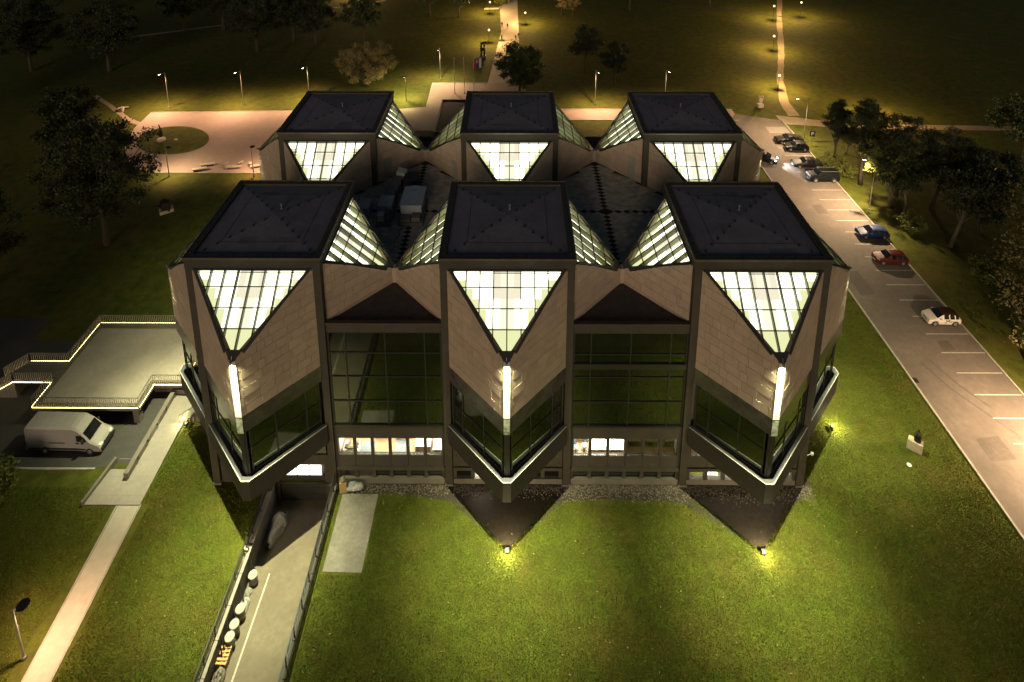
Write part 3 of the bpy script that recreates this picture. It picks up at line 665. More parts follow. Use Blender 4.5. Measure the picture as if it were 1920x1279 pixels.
# ------------------------------------------------------------------ furniture seen through the lit windows
def desk(x, y, z, w_, d, label, m='desk_white'):
    t = empty('office_desk', (x, y, z), 0, label, 'desk', 'desks behind the lit museum windows')
    b = MB(); b.box(-w_ / 2, w_ / 2, -d / 2, d / 2, .7, .74); b.obj('desk_top', m, t)
    for sx in (-1, 1):
        b = MB(); b.box(sx * w_ / 2 - .04 * (sx > 0), sx * w_ / 2 + .04 * (sx < 0), -d / 2 + .05, d / 2 - .05, 0, .698); b.obj('side_panel', m, t)
def chair(x, y, z, rz, label):
    t = empty('office_chair', (x, y, z), rz, label, 'chair', 'office chairs behind the lit museum windows')
    b = MB(); b.lathe([(.2, 0), (.25, .04), (.25, .1), (.18, .12)], (0, 0, .42), 10); b.obj('seat', 'chair_blue', t)
    b = MB(); b.prism([(-.2, .22, .6), (.2, .22, .6), (.23, .27, .85), (.15, .3, 1.05), (-.15, .3, 1.05), (-.23, .27, .85)], (0, -1, .1), .05); b.obj('backrest', 'chair_blue', t)
    b = MB(); b.tube([(0, 0, .05), (0, 0, .42)], .03)
    for q in range(5): a = q * 1.257; b.bar((0, 0, .08), (.28 * math.cos(a), .28 * math.sin(a), .05), .04, .03)
    b.obj('base', 'metal_black', t)
FY = F
desk(-13.6, FY + 1.0, 2.05, 1.3, .9, 'cluttered white desk behind the leftmost lit window'); desk(-5.8, FY + 1.35, 2.05, 1.4, 1.5, 'broad white table behind the rightmost window left of the middle cube')
desk(-7.4, FY + 1.5, 2.05, 1.35, 1.2, 'white table behind the fifth lit window left of the middle cube'); desk(-9.4, FY + 2.4, 2.05, 1.2, .7, 'small white desk at the back behind the fourth lit window')
desk(-11.2, FY + 2.5, 2.05, 1.3, .7, 'white desk with papers behind the third lit window')
desk(7.9, FY + 1.5, 2.05, 1.4, 1.6, 'bright white table behind the second window right of the middle cube'); desk(9.4, FY + 1.5, 2.05, 1.35, 1.6, 'bright white table behind the third window right of the middle cube')
desk(6.2, FY + 2.3, 2.05, 1.2, .8, 'white desk at the back behind the first window right of the middle cube', 'wood')
desk(16.3, FY + 1.4, 2.05, 1.3, 1.0, 'white table glimpsed above the right cube parapet'); desk(17.8, FY + .8, -.7, 1.1, .5, 'white desk in the basement room under the right cube')
chair(5.95, FY + 1.15, 2.05, .4, 'dark blue office chair nearest the middle cube'); chair(6.7, FY + 1.3, 2.05, -.5, 'dark blue office chair right of its twin by the first window')
b = MB()
for q in range(14): b.box(-14.2 + rnd.uniform(0, 1.2), -14.0 + rnd.uniform(.1, 1.4), FY + .55 + rnd.uniform(0, .6), FY + .9 + rnd.uniform(0, .6), 2.8, 2.82 + rnd.uniform(.01, .2))
tag(b.obj('paper_stack', ['book']), 'heap of boxes and papers on the desk behind the leftmost lit window', 'papers')
tag(MB().box(-12.9, -11.6, FY + .9, FY + 2.0, 2.06, 2.075).obj('rug', 'carpet'), 'grey rug on the wooden floor behind the second lit window', 'rug')
tag(MB().box(-9.9, -8.6, FY + 1.0, FY + 2.1, 2.06, 2.075).obj('rug', 'carpet'), 'grey rug on the wooden floor behind the fourth lit window', 'rug')
for x, lb in ((11.0, 'left'), (12.5, 'middle'), (14.0, 'right')):
    t = empty('bookshelf', (x, FY + 1.75, 2.05), 0, 'bookshelf filled with books behind the dim windows, %s of three' % lb, 'bookshelf', 'bookshelves behind the dim windows')
    b = MB(); b.box(-.7, .7, .2, .24, 0, 2.2)
    for z in (0, .55, 1.1, 1.65, 2.18): b.box(-.7, .7, -.2, .2, z, z + .03)
    b.obj('shelf_frame', 'wood', t); b = MB()
    for z in (.03, .58, 1.13, 1.68):
        xx = -.68
        while xx < .64:
            w_ = rnd.uniform(.03, .07); b.box(xx, xx + w_ * .92, -.17, .1, z, z + rnd.uniform(.28, .45)); xx += w_
    b.obj('books', 'book', t, kind='stuff')

# ------------------------------------------------------------------ plant on the terrace roof
def rbox(b, x0, x1, y0, y1, z0, z1, c=.06, mi=None):
    b.prism([(x0 + c, y0, z1), (x1 - c, y0, z1), (x1, y0 + c, z1), (x1, y1 - c, z1), (x1 - c, y1, z1), (x0 + c, y1, z1), (x0, y1 - c, z1), (x0, y0 + c, z1)], (0, 0, 1), z1 - z0, mi)
t = empty('ventilation_unit', (-9.9, 9.6, 16.15), 0, 'large metal ventilation unit with open front on the paved terrace roof', 'ventilation unit')
b = MB(); b.box(-1.25, 1.25, -2.1, 2.2, 0, .3); b.obj('base_frame', 'galvanised_dull', t)
b = MB(); rbox(b, -1.05, 1.05, -.9, 1.9, .3, 1.75); b.prism([(-1.05, -1.3, 1.72), (1.05, -1.3, 1.72), (1.05, -.9, 1.74), (-1.05, -.9, 1.74)], (0, 0, 1), .7); b.obj('casing', 'galvanised', t)
b = MB(); b.prism([(-1.15, -1.35, 1.8), (1.15, -1.35, 1.8), (1.15, 2, 1.8), (0, 2.15, 1.85), (-1.15, 2, 1.8)], (0, 0, 1), .06); b.obj('roof_cover', 'galvanised', t)
b = MB(); b.box(-1, -.02, -1.9, -.95, .3, .55); b.box(.1, .95, -1.9, -1.0, .3, .75); b.obj('duct_collar', 'galvanised_dull', t)
t = empty('duct_run', (-12.6, 9.4, 16.15), 0, 'long jointed metal duct beside the large ventilation unit', 'duct')
b = MB(); b.box(-.75, .75, -2, 2.2, 0, .25); b.obj('base_frame', 'galvanised_dull', t)
b = MB(); rbox(b, -.72, .72, -.9, .9, .25, 1.6); b.obj('fan_casing', 'galvanised', t)
b = MB(); rbox(b, -.62, .05, -1.7, -.92, .3, 1.0); b.obj('inlet_hood', 'white_paint', t)
b = MB(); rbox(b, .1, .62, -1.5, -.92, .3, 1.2); b.obj('access_panel', 'galvanised_dull', t)
for n_, (y0, y1, dx) in enumerate(((.95, 2.2, 0), (2.25, 3.6, .12), (3.65, 5.0, .24))):
    b = MB(); rbox(b, -.55 + dx, .55 + dx, y0, y1, .35, 1.35)
    b.bar((-.5 + dx, y0 + .05, 1.38), (.5 + dx, y1 - .05, 1.38), .05, .03); b.bar((.5 + dx, y0 + .05, 1.385), (-.5 + dx, y1 - .05, 1.385), .05, .03); b.obj('duct_section', 'galvanised_dull', t)
b = MB(); b.prism([(.1, 5.1, 1.75), (1.0, 5.0, 1.6), (1.2, 5.9, 1.6), (.2, 6.1, 1.75)], (0, 0, 1), .7); b.obj('duct_elbow', 'white_paint', t)
t = empty('dark_roof_unit', (-10.9, 14.4, 16.15), 0, 'black box shaped roof unit behind the jointed duct', 'roof unit')
b = MB(); rbox(b, -.8, .8, -.9, .9, .1, 1.3); b.obj('casing', 'metal_black', t); b = MB(); b.box(-.7, .7, -.8, .8, 0, .1); b.obj('base', 'galvanised_dull', t)
t = empty('small_roof_unit', (-14.9, 9.6, 16.15), 0, 'small grey metal roof box beside the left front skylight', 'roof unit')
b = MB(); rbox(b, -.6, .6, -.9, .9, .1, 1.1); b.obj('casing', 'galvanised', t); b = MB(); b.box(-.65, .65, -.95, .95, 0, .1); b.obj('base', 'galvanised_dull', t)
b = MB(); b.tube([(-10.6, 7.4, 16.17), (-10.9, 6.6, 16.17), (-10.7, 6.2, 16.17), (-11.0, 5.2, 16.17), (-10.9, 4.2, 16.17), (-11.3, 3, 16.17)], .03, 5)
tag(b.obj('roof_cable', 'rubber'), 'black cable winding over the terrace tiles from the ventilation unit', 'cable')

# ------------------------------------------------------------------ raised terrace on the left
t = empty('raised_terrace', (0, 0, 0), 0, 'raised concrete entrance terrace with glowing railings left of the museum', 'terrace')
OUT = [(-44.8, .1), (-34.7, .1), (-34.7, 2.6), (-26.5, 2.6), (-26.5, 10.2), (-44.8, 10.2)]
b = MB(); b.prism([(x, y, 1.98) for x, y in OUT], (0, 0, 1), .38); b.obj('slab', 'concrete', t)
b = MB(); b.prism([(x, y, 2.0) for x, y in ((-44.3, .6), (-35.2, .6), (-35.2, 3.1), (-26.6, 3.1), (-26.6, 9.5), (-44.3, 9.5))], (0, 0, 1), .02); b.obj('terrace_paving', 'terrace_paving', t)
for x, y in ((-44.3, .55), (-35.2, .55), (-44.3, 9.6), (-31, 9.6), (-39.5, 5)):
    b = MB(); b.box(x - .28, x + .28, y - .28, y + .28, 0, 1.6); b.obj('pillar', 'concrete', t)
b = MB(); b.box(-44.2, -36, 4.2, 4.4, 0, 1.6); b.box(-35.4, -31, 3.6, 3.8, 0, 1.6); b.obj('under_wall', 'concrete', t)
def railing(pts, name='railing', parent=t, led='out', h=1.05, sp_=.2, strip_z=-.03):
    b = MB(); rl = MB(); ld = MB()
    for p, q in zip(pts, pts[1:]):
        p = Vector(p); q = Vector(q); L = (q - p).length; n_ = max(2, int(L / sp_)); d = (q - p) / L; s = Vector((d.y, -d.x, 0))
        for i_ in range(n_ + 1):
            c = p + d * (L * i_ / n_); b.bar(c + Vector((0, 0, .02)), c + Vector((0, 0, h)), .035, .04, s)
        rl.bar(p + Vector((0, 0, h + .03)), q + Vector((0, 0, h + .03)), .07, .05); rl.bar(p + Vector((0, 0, .06)), q + Vector((0, 0, .06)), .05, .05)
        ld.bar(p + s * .1 + Vector((0, 0, strip_z + .05)), q + s * .1 + Vector((0, 0, strip_z + .04)), .022, .022)
    r_ = rl.obj(name, 'metal_grey', parent); b.obj('balusters', 'sculpture_stone', r_, kind='stuff'); ld.obj('light_strip', 'led', r_)
Z2 = 2.0
railing([(-44.75, 2.75, Z2), (-44.75, .15, Z2), (-34.75, .15, Z2), (-34.75, 2.65, Z2), (-30.9, 2.65, Z2)])
railing([(-29.5, 10.15, Z2), (-44.75, 10.15, Z2), (-44.75, 5.2, Z2)])
railing([(-30.2, 8.2, Z2), (-32.6, 8.2, Z2), (-32.6, 6.2, Z2), (-31, 6.2, Z2)])
b = MB(); b.box(-32.5, -29.6, 6.3, 8.1, 2.004, 2.02); b.obj('opening_shade_sheet', 'rubber', t)  # black sheet on the paving stands for the shade inside the stair opening
# stair wing going left
t2 = empty('terrace_stairs', (0, 0, 0), 0, 'stair wing with two glowing railings descending left from the terrace', 'stairs')
b = MB(); b.box(-48.7, -44.82, 2.9, 5.1, 1.7, 1.97)
b.obj('landing', 'concrete', t2)
for q in range(9):
    b = MB(); b.box(-48.98 - q * .31, -48.7 - q * .31, 2.9, 5.1, 0, 1.8 - q * .2); b.obj('step', 'concrete', t2)
railing([(-44.85, 5.15, Z2), (-48.7, 5.15, Z2), (-51.6, 5.15, .2)], parent=t2); railing([(-51.6, 2.85, .2), (-48.7, 2.85, Z2), (-44.85, 2.85, Z2)], parent=t2)
t3 = empty('side_steps', (0, 0, 0), 0, 'short concrete steps with railing between walkway and left cube', 'steps')
for q in range(5):
    b = MB(); b.box(-31 + q * .3, -30.7 + q * .3 if q < 4 else -28.4, .1 + .08 * q, 2.3, 0, .3 + q * .17); b.obj('step', 'concrete', t3)
b = MB(); rl = MB(); p = Vector((-31.0, .0, .3)); q = Vector((-29.0, .35, 1.4))
for i_ in range(16): c = p + (q - p) * i_ / 15; b.bar(c, c + Vector((0, 0, .95)), .025, .03, (0, -1, 0))
rl.bar(p + Vector((0, 0, .98)), q + Vector((0, 0, .98)), .06, .05); r_ = rl.obj('railing', 'metal_grey', t3); b.obj('balusters', 'metal_grey', r_, kind='stuff')
light('under_terrace_lamp', 'POINT', (-31.6, 3.9, 1.5), 90, (1, .9, .7), None, .1)
b = MB(); b.lathe([(.1, 0), (.12, .05), (.1, .1)], (-31.6, 3.9, 1.52), 10); tag(b.obj('ceiling_lamp', 'lamp_soft'), 'small round lamp under the edge of the raised terrace', 'lamp')

# ------------------------------------------------------------------ ramp walls, railings and clutter
def ramp_wall(x0, x1, label, side):
    t = empty('retaining_wall', (0, 0, 0), 0, label, 'wall')
    b = MB(); b.add([(x0, -34, -.3), (x1, -34, -.3), (x1, -5.2, -2.6), (x0, -5.2, -2.6), (x0, -34, .1), (x1, -34, .1), (x1, -5.2, .1), (x0, -5.2, .1)], [(0, 3, 2, 1), (4, 5, 6, 7), (0, 1, 5, 4), (1, 2, 6, 5), (2, 3, 7, 6), (3, 0, 4, 7)]); b.obj('wall_body', 'concrete', t)
    b = MB(); b.box(0, x1 - x0 + .1, 0, 1.96, .1, .16); me = b.mesh('coping_stone', 'deck_concrete' if side < 0 else 'wall_dark')
    for q in range(14): inst(me, 'coping_stone', t, (x0 - .05, -33.9 + 2 * q, 0))
    b = MB(); me2 = MB(); me2.tube([(0, 0, 0), (0, 0, 1)], .05, 6); pm = me2.mesh('railing_post', 'metal_black')
    xr = x0 + .12 if side < 0 else x1 - .12
    for q in range(18): inst(pm, 'railing_post', t, (xr, -33.5 + 1.62 * q, .15))
    for z in (.5, .8, 1.12): b.tube([(xr, -33.8, z + .03), (xr, -5.4, z + .03)], .035 if z < 1 else .055, 6)
    b.obj('railing_bars', 'metal_black', t)
ramp_wall(-20.45, -20.1, 'left concrete retaining wall of the service ramp with pale coping and railing', -1)
ramp_wall(-14.9, -14.68, 'right concrete retaining wall of the service ramp with black posts', 1)
def barrel(y, label, x=-19.62):
    z = rampz(y); t = empty('barrel', (x, y, z), 0, label, 'barrel', 'white lidded barrels along the ramp wall')
    b = MB(); b.lathe([(.26, 0), (.3, .06), (.31, .4), (.33, .42), (.31, .45), (.31, .8), (.3, .86)], k=16); b.obj('barrel_body', 'bin_white', t, smooth=True)
    b = MB(); b.lathe([(.34, .86), (.35, .9), (.33, .93), (.3, .92)], k=16); b.box(-.03, .03, -.1, .1, .92, .95); b.obj('lid', 'bin_white', t)
barrel(-11.3, 'white lidded barrel farthest up the ramp, nearest the garage'); barrel(-13.55, 'second white barrel from the garage, by the wrapped sacks'); barrel(-14.5, 'white barrel between two others, third from the garage'); barrel(-15.25, 'white barrel nearest the wooden pallet')
def lump(name, loc, size, m, label, cat, seed=1, k=10):
    r_ = random.Random(seed); b = MB(); rings = 7; vs = []
    for i_ in range(rings):
        a = math.pi * .5 * i_ / (rings - 1)
        for j_ in range(k):
            th = 2 * math.pi * j_ / k; n_ = 1 + r_.uniform(-.22, .22); vs.append((size[0] * math.cos(a) * math.cos(th) * n_, size[1] * math.cos(a) * math.sin(th) * n_, size[2] * math.sin(a) * (1 + r_.uniform(-.15, .15))))
    fs = [(i_ * k + j_, i_ * k + (j_ + 1) % k, (i_ + 1) * k + (j_ + 1) % k, (i_ + 1) * k + j_) for i_ in range(rings - 1) for j_ in range(k)]
    b.add(vs, fs); o = b.obj(name, m, None, loc, 0); return tag(o, label, cat)
lump('wrapped_sack', (-19.7, -12.9, rampz(-12.9)), (.38, .55, .5), 'plastic_wrap', 'crumpled plastic wrapped sack behind the second barrel', 'sack', 4)
lump('wrapped_sack', (-19.75, -11.95, rampz(-12)), (.28, .3, .32), 'bin_white', 'small pale sack between the first barrel and the wrapped sack', 'sack', 9)
lump('black_sack', (-19.6, -17.1, rampz(-17.1)), (.36, .6, .6), 'tarp', 'dark bulging sack at the bottom end of the ramp clutter', 'sack', 6)
t = empty('wooden_pallet', (-19.72, -16.1, rampz(-16.1)), 0, 'orange wooden pallet leaning beside the last barrel', 'pallet')
for q in range(5):
    b = MB(); b.box(-.4, .4, -.5 + q * .22, -.36 + q * .22, .5, .54); b.obj('board', 'pallet', t)
for q in (-.36, 0, .3):
    b = MB(); b.box(q, q + .08, -.52, .54, .4, .5); b.obj('bearer', 'pallet', t)
b = MB(); b.box(-.38, .38, -.5, .5, 0, .39); b.obj('crate_under', 'tarp', t)
for n_, (y, lean) in enumerate(((-10.9, .5), (-11.15, .45), (-12.9, .5), (-14.2, .4), (-15.2, .42), (-16.0, .5), (-16.3, .45))):
    b = MB(); b.bar((-20.07 + lean, y, rampz(y)), (-20.04, y + .5, .05), .1, .05, (1, 0, 0)); tag(b.obj('leaning_bar', 'metal_black'), 'dark bar leaning on the left ramp wall, number %s from the garage' % ['one', 'two', 'three', 'four', 'five', 'six', 'seven'][n_], 'bar', 'dark bars leaning on the ramp wall')
# motorcycle under a cover
t = empty('covered_motorcycle', (-19.25, -7.6, rampz(-7.6)), R(80), 'motorcycle under a crumpled grey cover by the garage door', 'motorcycle')
b = MB(); r_ = random.Random(8); st = [(-1.25, .18, .3), (-1.0, .3, .8), (-.6, .36, .9), (-.2, .42, .85), (.2, .5, 1.0), (.55, .62, 1.2), (.8, .5, 1.1), (1.1, .32, .75), (1.3, .16, .3)]; k = 11; vs = []
for x, w_, h_ in st:
    for j_ in range(k):
        a = math.pi * j_ / (k - 1); vs.append((x + r_.uniform(-.05, .05), math.cos(a) * w_ * (1 + r_.uniform(-.12, .12)), .06 + h_ * math.sin(a) ** .7 * (1 + r_.uniform(-.06, .06))))
b.add(vs, [(i_ * k + j_, i_ * k + j_ + 1, (i_ + 1) * k + j_ + 1, (i_ + 1) * k + j_) for i_ in range(len(st) - 1) for j_ in range(k - 1)]); b.obj('cover', 'plastic_wrap', t)
for x in (-1.12, 1.15):
    b = MB(); b.tube([(x, -.07, .3), (x, .07, .3)], .3, 14); b.obj('wheel', 'tyre', t)
# crate and roll by the wall
t = empty('wooden_crate', (-14.0, -5.75, 0), R(8), 'upright wooden crate against the wall by the ramp corner', 'crate')
for q in range(3):
    b = MB(); b.box(-.3 + q * .2, -.11 + q * .2, -.22, -.19, 0, 1.0 + .02 * q); b.obj('plank', 'cardboard', t)
b = MB(); b.box(-.29, .29, -.19, .22, .02, .98); b.obj('crate_body', 'cardboard', t)
b = MB(); b.lathe([(.2, 0), (.22, .25), (.12, .42), (.05, .5)], (0, 0, 1.0), 9); b.obj('sack_on_top', 'tarp', t)
t = empty('wrapped_roll', (-12.95, -5.7, 0), R(10), 'wrapped roll lying beside the wooden crate', 'roll')
b = MB(); b.tube([(-.75, 0, .3), (-.4, .02, .34), (0, 0, .36), (.4, -.02, .33), (.6, 0, .26)], [.2, .28, .32, .3, .18], 10); b.obj('roll_body', 'plastic_wrap', t, smooth=True)
b = MB(); b.bar((-.2, -.33, .4), (-.2, .33, .4), .06, .05); b.bar((.2, -.33, .42), (.2, .33, .42), .06, .05); b.obj('strap', 'white_paint', t)
b = MB(); b.prism([(-.65, -.1, .62), (-.1, -.15, .7), (0, .25, .66), (-.6, .3, .6)], (0, 0, 1), .05); b.obj('sheet', 'galvanised', t)
b = MB(); b.tube([(-14.75, -8.9, .1), (-15.1, -9.4, .1), (-15.1, -10.6, -.6), (-14.9, -11, -.6)], .025, 5); tag(b.obj('bent_rod', 'metal_black'), 'bent black rod hanging on the right ramp railing', 'rod')

# ------------------------------------------------------------------ lamps
def arm_lamp(x, y, h, dx, dy, label, power, color=PINK, tilt=155, disc=False, lit='lamp_soft', arm=1.0):
    t = empty('street_lamp', (x, y, 0), math.atan2(dy, dx), label, 'street lamp', 'tall street lamps around the museum')
    b = MB(); b.lathe([(.14, 0), (.14, .25), (.075, .3), (.06, h * .6), (.045, h)], k=8); b.obj('pole', 'metal_grey', t)
    b = MB(); b.tube([(0, 0, h - .06), (arm * .5, 0, h + .05), (arm, 0, h + .02)], .035, 6); b.obj('arm', 'metal_grey', t)
    b = MB()
    if disc: b.lathe([(.1, -.02), (.38, 0), (.4, .05), (.2, .1), (.05, .12)], (arm, 0, h), 14)
    else: b.prism([(arm - .3, -.13, h + .08), (arm + .35, -.1, h + .1), (arm + .35, .1, h + .1), (arm - .3, .13, h + .08)], (0, 0, 1), .08)
    b.obj('lamp_head', 'metal_black', t)
    b = MB()
    if disc: b.lathe([(.3, -.04), (.3, -.025)], (arm, 0, h), 12)
    else: b.box(arm - .2, arm + .28, -.08, .08, h - .03, h - .012)
    b.obj('lamp_glass', lit, t)
    light('lamp_light', 'SPOT', (arm, 0, h - .12), power, color, t, .12, (.3, 0, -1), tilt, 1.0)
K = 1.25
arm_lamp(-67.76, 66.58, 7.4, -.7, -1, 'leftmost tall lamp on the lawn behind the plaza', 7500 * K); arm_lamp(-53.57, 67.79, 7.3, -.7, -1, 'tall lamp second from the left behind the plaza', 7500 * K)
arm_lamp(-41.25, 70.5, 7.2, -.7, -1, 'tall lamp just above the left rear cube roof', 7500 * K); arm_lamp(-15.83, 81.26, 7.0, -.2, -1, 'pale tall lamp left of the three flagpoles', 6500 * K, WARM, 160)
arm_lamp(16.57, 68.16, 7.4, .3, -1, 'tall lamp between the middle and right rear cubes', 8000 * K)
arm_lamp(30.5, 68.5, 7.4, .3, -1, 'tall lamp hidden behind the right rear cube roof', 5000 * K)
arm_lamp(-54.69, 42.21, 4.9, .5, 1, 'dark short lamp with round head at the plaza edge by the big tree', 2200 * K, WARM, 150, True, arm=.45)
arm_lamp(-41.2, 42.4, 4.9, 0, 1, 'dark lamp with round head beside the left rear cube', 2200 * K, PINK, 150, True, arm=.45)
arm_lamp(52.42, 33.94, 8.0, -1, .2, 'tall bare pole lamp under the yellow lit tree beside the parking road', 13000 * K, WARM, 172, arm=1.5)
arm_lamp(51.71, 53.83, 8.2, -1, 0, 'tall pole lamp with square head behind the black parked cars', 9500 * K, WARM, 165, arm=1.8)
arm_lamp(52.6, -2.5, 8.0, -1, 0, 'tall pole lamp off the right edge beside the parking road', 20000 * K, WARM, 172, arm=1.8)
arm_lamp(-32.87, -16.88, 4.5, .9, .5, 'dark lamp with round flat head beside the bright left path', 1900 * K, PINK, 160, True, arm=.55)
arm_lamp(-21.42, 69.79, 5.2, -.8, .6, 'thin dark lamp on the bright grass right of the left rear cube', 5200 * K, (1, .85, .4), 172, True, arm=.3)
arm_lamp(26, -30, 7.5, 0, 1, 'added unseen tall lamp below the picture edge, lighting the front lawn', 2500, WARM, 150)  # unseen lamp added in front to brighten lawn and facade
def park_lantern(x, y, h, label, power, color=SODIUM, r_=.26):
    t = empty('park_lantern', (x, y, 0), 0, label, 'park lantern', 'glowing globe lanterns along the park paths')
    b = MB(); b.lathe([(.12, 0), (.1, .4), (.05, .45), (.045, h - .3), (.12, h - .26), (.12, h - .2)], k=8); b.obj('post', 'metal_black', t)
    b = MB(); b.lathe([(r_ * math.sin(math.pi * q / 8) + .001, h + r_ - r_ * math.cos(math.pi * q / 8) - .2) for q in range(9)], k=12); b.obj('globe', 'lamp_warm', t, smooth=True)
    light('lantern_light', 'POINT', (0, 0, h + r_ * 2 + .1), power * 2.1, color, t, .2)
park_lantern(-6.0, 103.5, 3.4, 'glowing lantern left of the long path, behind the dark sculpture', 2600); park_lantern(3.4, 118, 3.4, 'glowing lantern right of the long path above the round bush', 2600)
park_lantern(-6.7, 127.5, 3.6, 'glowing lantern inside the planted bed on the long path', 2600); park_lantern(63.9, 98.2, 3.8, 'glowing lantern on the dirt trail, second from the near end', 3000)
park_lantern(56.0, 75.5, 3.2, 'glowing lantern on the dirt trail nearest the parking road', 3000); park_lantern(73.4, 122, 4.2, 'glowing lantern on the dirt trail at the top edge, left of its neighbour', 3000)
park_lantern(82.3, 124.9, 4.4, 'glowing lantern right of the dirt trail at the top edge', 2400); park_lantern(69, 62.6, 2.6, 'glowing lantern behind the pine crowns by the cross path', 3400)
park_lantern(-52, 150, 4, 'far lantern beyond the dark trees at the top left', 3500)

# ------------------------------------------------------------------ trees
def rv(r_): 
    a = r_.uniform(0, 2 * math.pi); z = r_.uniform(-1, 1); s = math.sqrt(1 - z * z); return Vector((s * math.cos(a), s * math.sin(a), z))
def make_tree(seed, h, rx, rz_, crown_z, leaf, n_leaf, size, trunk_r, bark='bark', lean=(0, 0), n_clump=40, stems=1, flat=.7, needle=False, clump_r=1.0, cone=0):
    r_ = random.Random(seed); nr = np.random.default_rng(seed); tb = MB(); cl = []
    c0 = Vector((lean[0], lean[1], crown_z))
    for q in range(n_clump):
        d = rv(r_); rr = r_.random() ** .4; p = c0 + Vector((d.x * rx * rr, d.y * rx * rr, d.z * rz_ * rr))
        if cone: f = 1 - cone * max(0, (p.z - (crown_z - rz_)) / (2 * rz_)); p.x = lean[0] + (p.x - lean[0]) * f; p.y = lean[1] + (p.y - lean[1]) * f
        cl.append(p)
    for s_ in range(stems):
        a = 2 * math.pi * s_ / max(stems, 1) + r_.random(); off = Vector((math.cos(a), math.sin(a), 0)) * (.35 if stems > 1 else 0)
        top = c0 + Vector((off.x * rx * 1.2, off.y * rx * 1.2, rz_ * .35)); pts = [off]; n_ = 6
        for i_ in range(1, n_ + 1):
            t_ = i_ / n_; pts.append(off.lerp(top, t_) + Vector((r_.uniform(-.18, .18), r_.uniform(-.18, .18), 0)) * h * .04)
        tr_ = trunk_r / math.sqrt(stems); tb.tube(pts, [tr_ * (1.25 if i_ == 0 else 1 - .8 * i_ / n_) for i_ in range(n_ + 1)], 7)
        for p in cl[s_::stems]:
            t_ = r_.uniform(.3, .95); f_ = t_ * n_; i_ = min(int(f_), n_ - 1); a_ = pts[i_].lerp(pts[i_ + 1], f_ - i_)
            mid = a_.lerp(p, .5) + Vector((r_.uniform(-.3, .3), r_.uniform(-.3, .3), r_.uniform(0, .4)))
            tb.tube([a_, mid, p], [tr_ * .32 * (1.1 - t_ * .6), tr_ * .17, tr_ * .06], 4, cap=False)
    per = n_leaf // n_clump; C = np.repeat(np.array([tuple(p) for p in cl]), per, 0); N = len(C)
    d = nr.normal(size=(N, 3)); d /= np.linalg.norm(d, axis=1, keepdims=True)
    P = C + d * (nr.random((N, 1)) ** .5) * clump_r * np.array([1, 1, flat]) * nr.uniform(.6, 1.25, (N, 1))
    nrm = nr.normal(size=(N, 3)); nrm[:, 2] += .6; nrm /= np.linalg.norm(nrm, axis=1, keepdims=True)
    u = np.cross(nrm, nr.normal(size=(N, 3))); u /= np.linalg.norm(u, axis=1, keepdims=True); v = np.cross(nrm, u)
    s = nr.uniform(.6, 1.3, (N, 1)) * size; w_ = .16 if needle else .55
    V = np.stack([P - u * s, P - v * s * w_ + nrm * s * .15, P + u * s, P + v * s * w_ + nrm * s * .15], 1).reshape(-1, 3)
    me = bpy.data.meshes.new('crown'); me.vertices.add(4 * N); me.vertices.foreach_set('co', V.astype(np.float32).ravel())
    me.loops.add(4 * N); me.loops.foreach_set('vertex_index', np.arange(4 * N, dtype=np.int32)); me.polygons.add(N)
    me.polygons.foreach_set('loop_start', np.arange(0, 4 * N, 4, dtype=np.int32)); me.materials.append(MATS[leaf]); me.update(calc_edges=True)
    return tb.mesh('trunk', bark, True), me
PROT = {
 'oak': make_tree(1, 16, 7.0, 5.6, 9.3, 'leaf_dark', 21000, .165, .38, n_clump=105, clump_r=1.25),
 'round': make_tree(2, 11, 4.9, 4.6, 6.0, 'leaf_green', 17000, .17, .25, n_clump=110, clump_r=1.15),
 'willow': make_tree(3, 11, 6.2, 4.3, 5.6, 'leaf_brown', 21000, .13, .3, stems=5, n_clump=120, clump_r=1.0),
 'medium': make_tree(4, 11, 3.6, 3.6, 7.0, 'leaf_dark', 8000, .19, .2, n_clump=50, clump_r=1.1),
 'pine': make_tree(5, 15, 3.6, 4.6, 9.8, 'pine', 13000, .26, .3, n_clump=70, needle=True, clump_r=1.0, flat=.45, cone=.55),
 'broadpine': make_tree(6, 14, 4.5, 3.8, 9.5, 'pine', 14000, .26, .3, n_clump=75, needle=True, clump_r=1.15, flat=.5, lean=(-1.2, 0)),
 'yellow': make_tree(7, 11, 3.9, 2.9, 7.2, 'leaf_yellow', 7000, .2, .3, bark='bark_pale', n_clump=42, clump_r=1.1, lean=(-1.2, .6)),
 'crooked': make_tree(8, 12, 3.8, 3.4, 8.6, 'leaf_dark', 5200, .18, .24, bark='bark_pale', n_clump=45, clump_r=1.1, lean=(1.4, .4)),
 'thin': make_tree(9, 12, 3.8, 4.3, 7.0, 'leaf_brown', 2600, .15, .2, n_clump=60, clump_r=1.2),
 'shrub': make_tree(10, 3, 1.9, 1.1, 1.3, 'leaf_yellow', 3500, .14, .08, stems=4, n_clump=35, clump_r=.6),
 'leaftree': make_tree(11, 12, 5, 3.8, 8, 'leaf_green', 8000, .24, .25, n_clump=60, clump_r=1.3),
}
def tree(kind, x, y, s, rz, label, sz=None, cat='tree', name='tree'):
    t = empty(name, (x, y, 0), rz, label, cat, 'trees of the park'); t.scale = (s, s, sz or s)
    a, b_ = PROT[kind]; inst(a, 'trunk', t); inst(b_, 'crown', t)
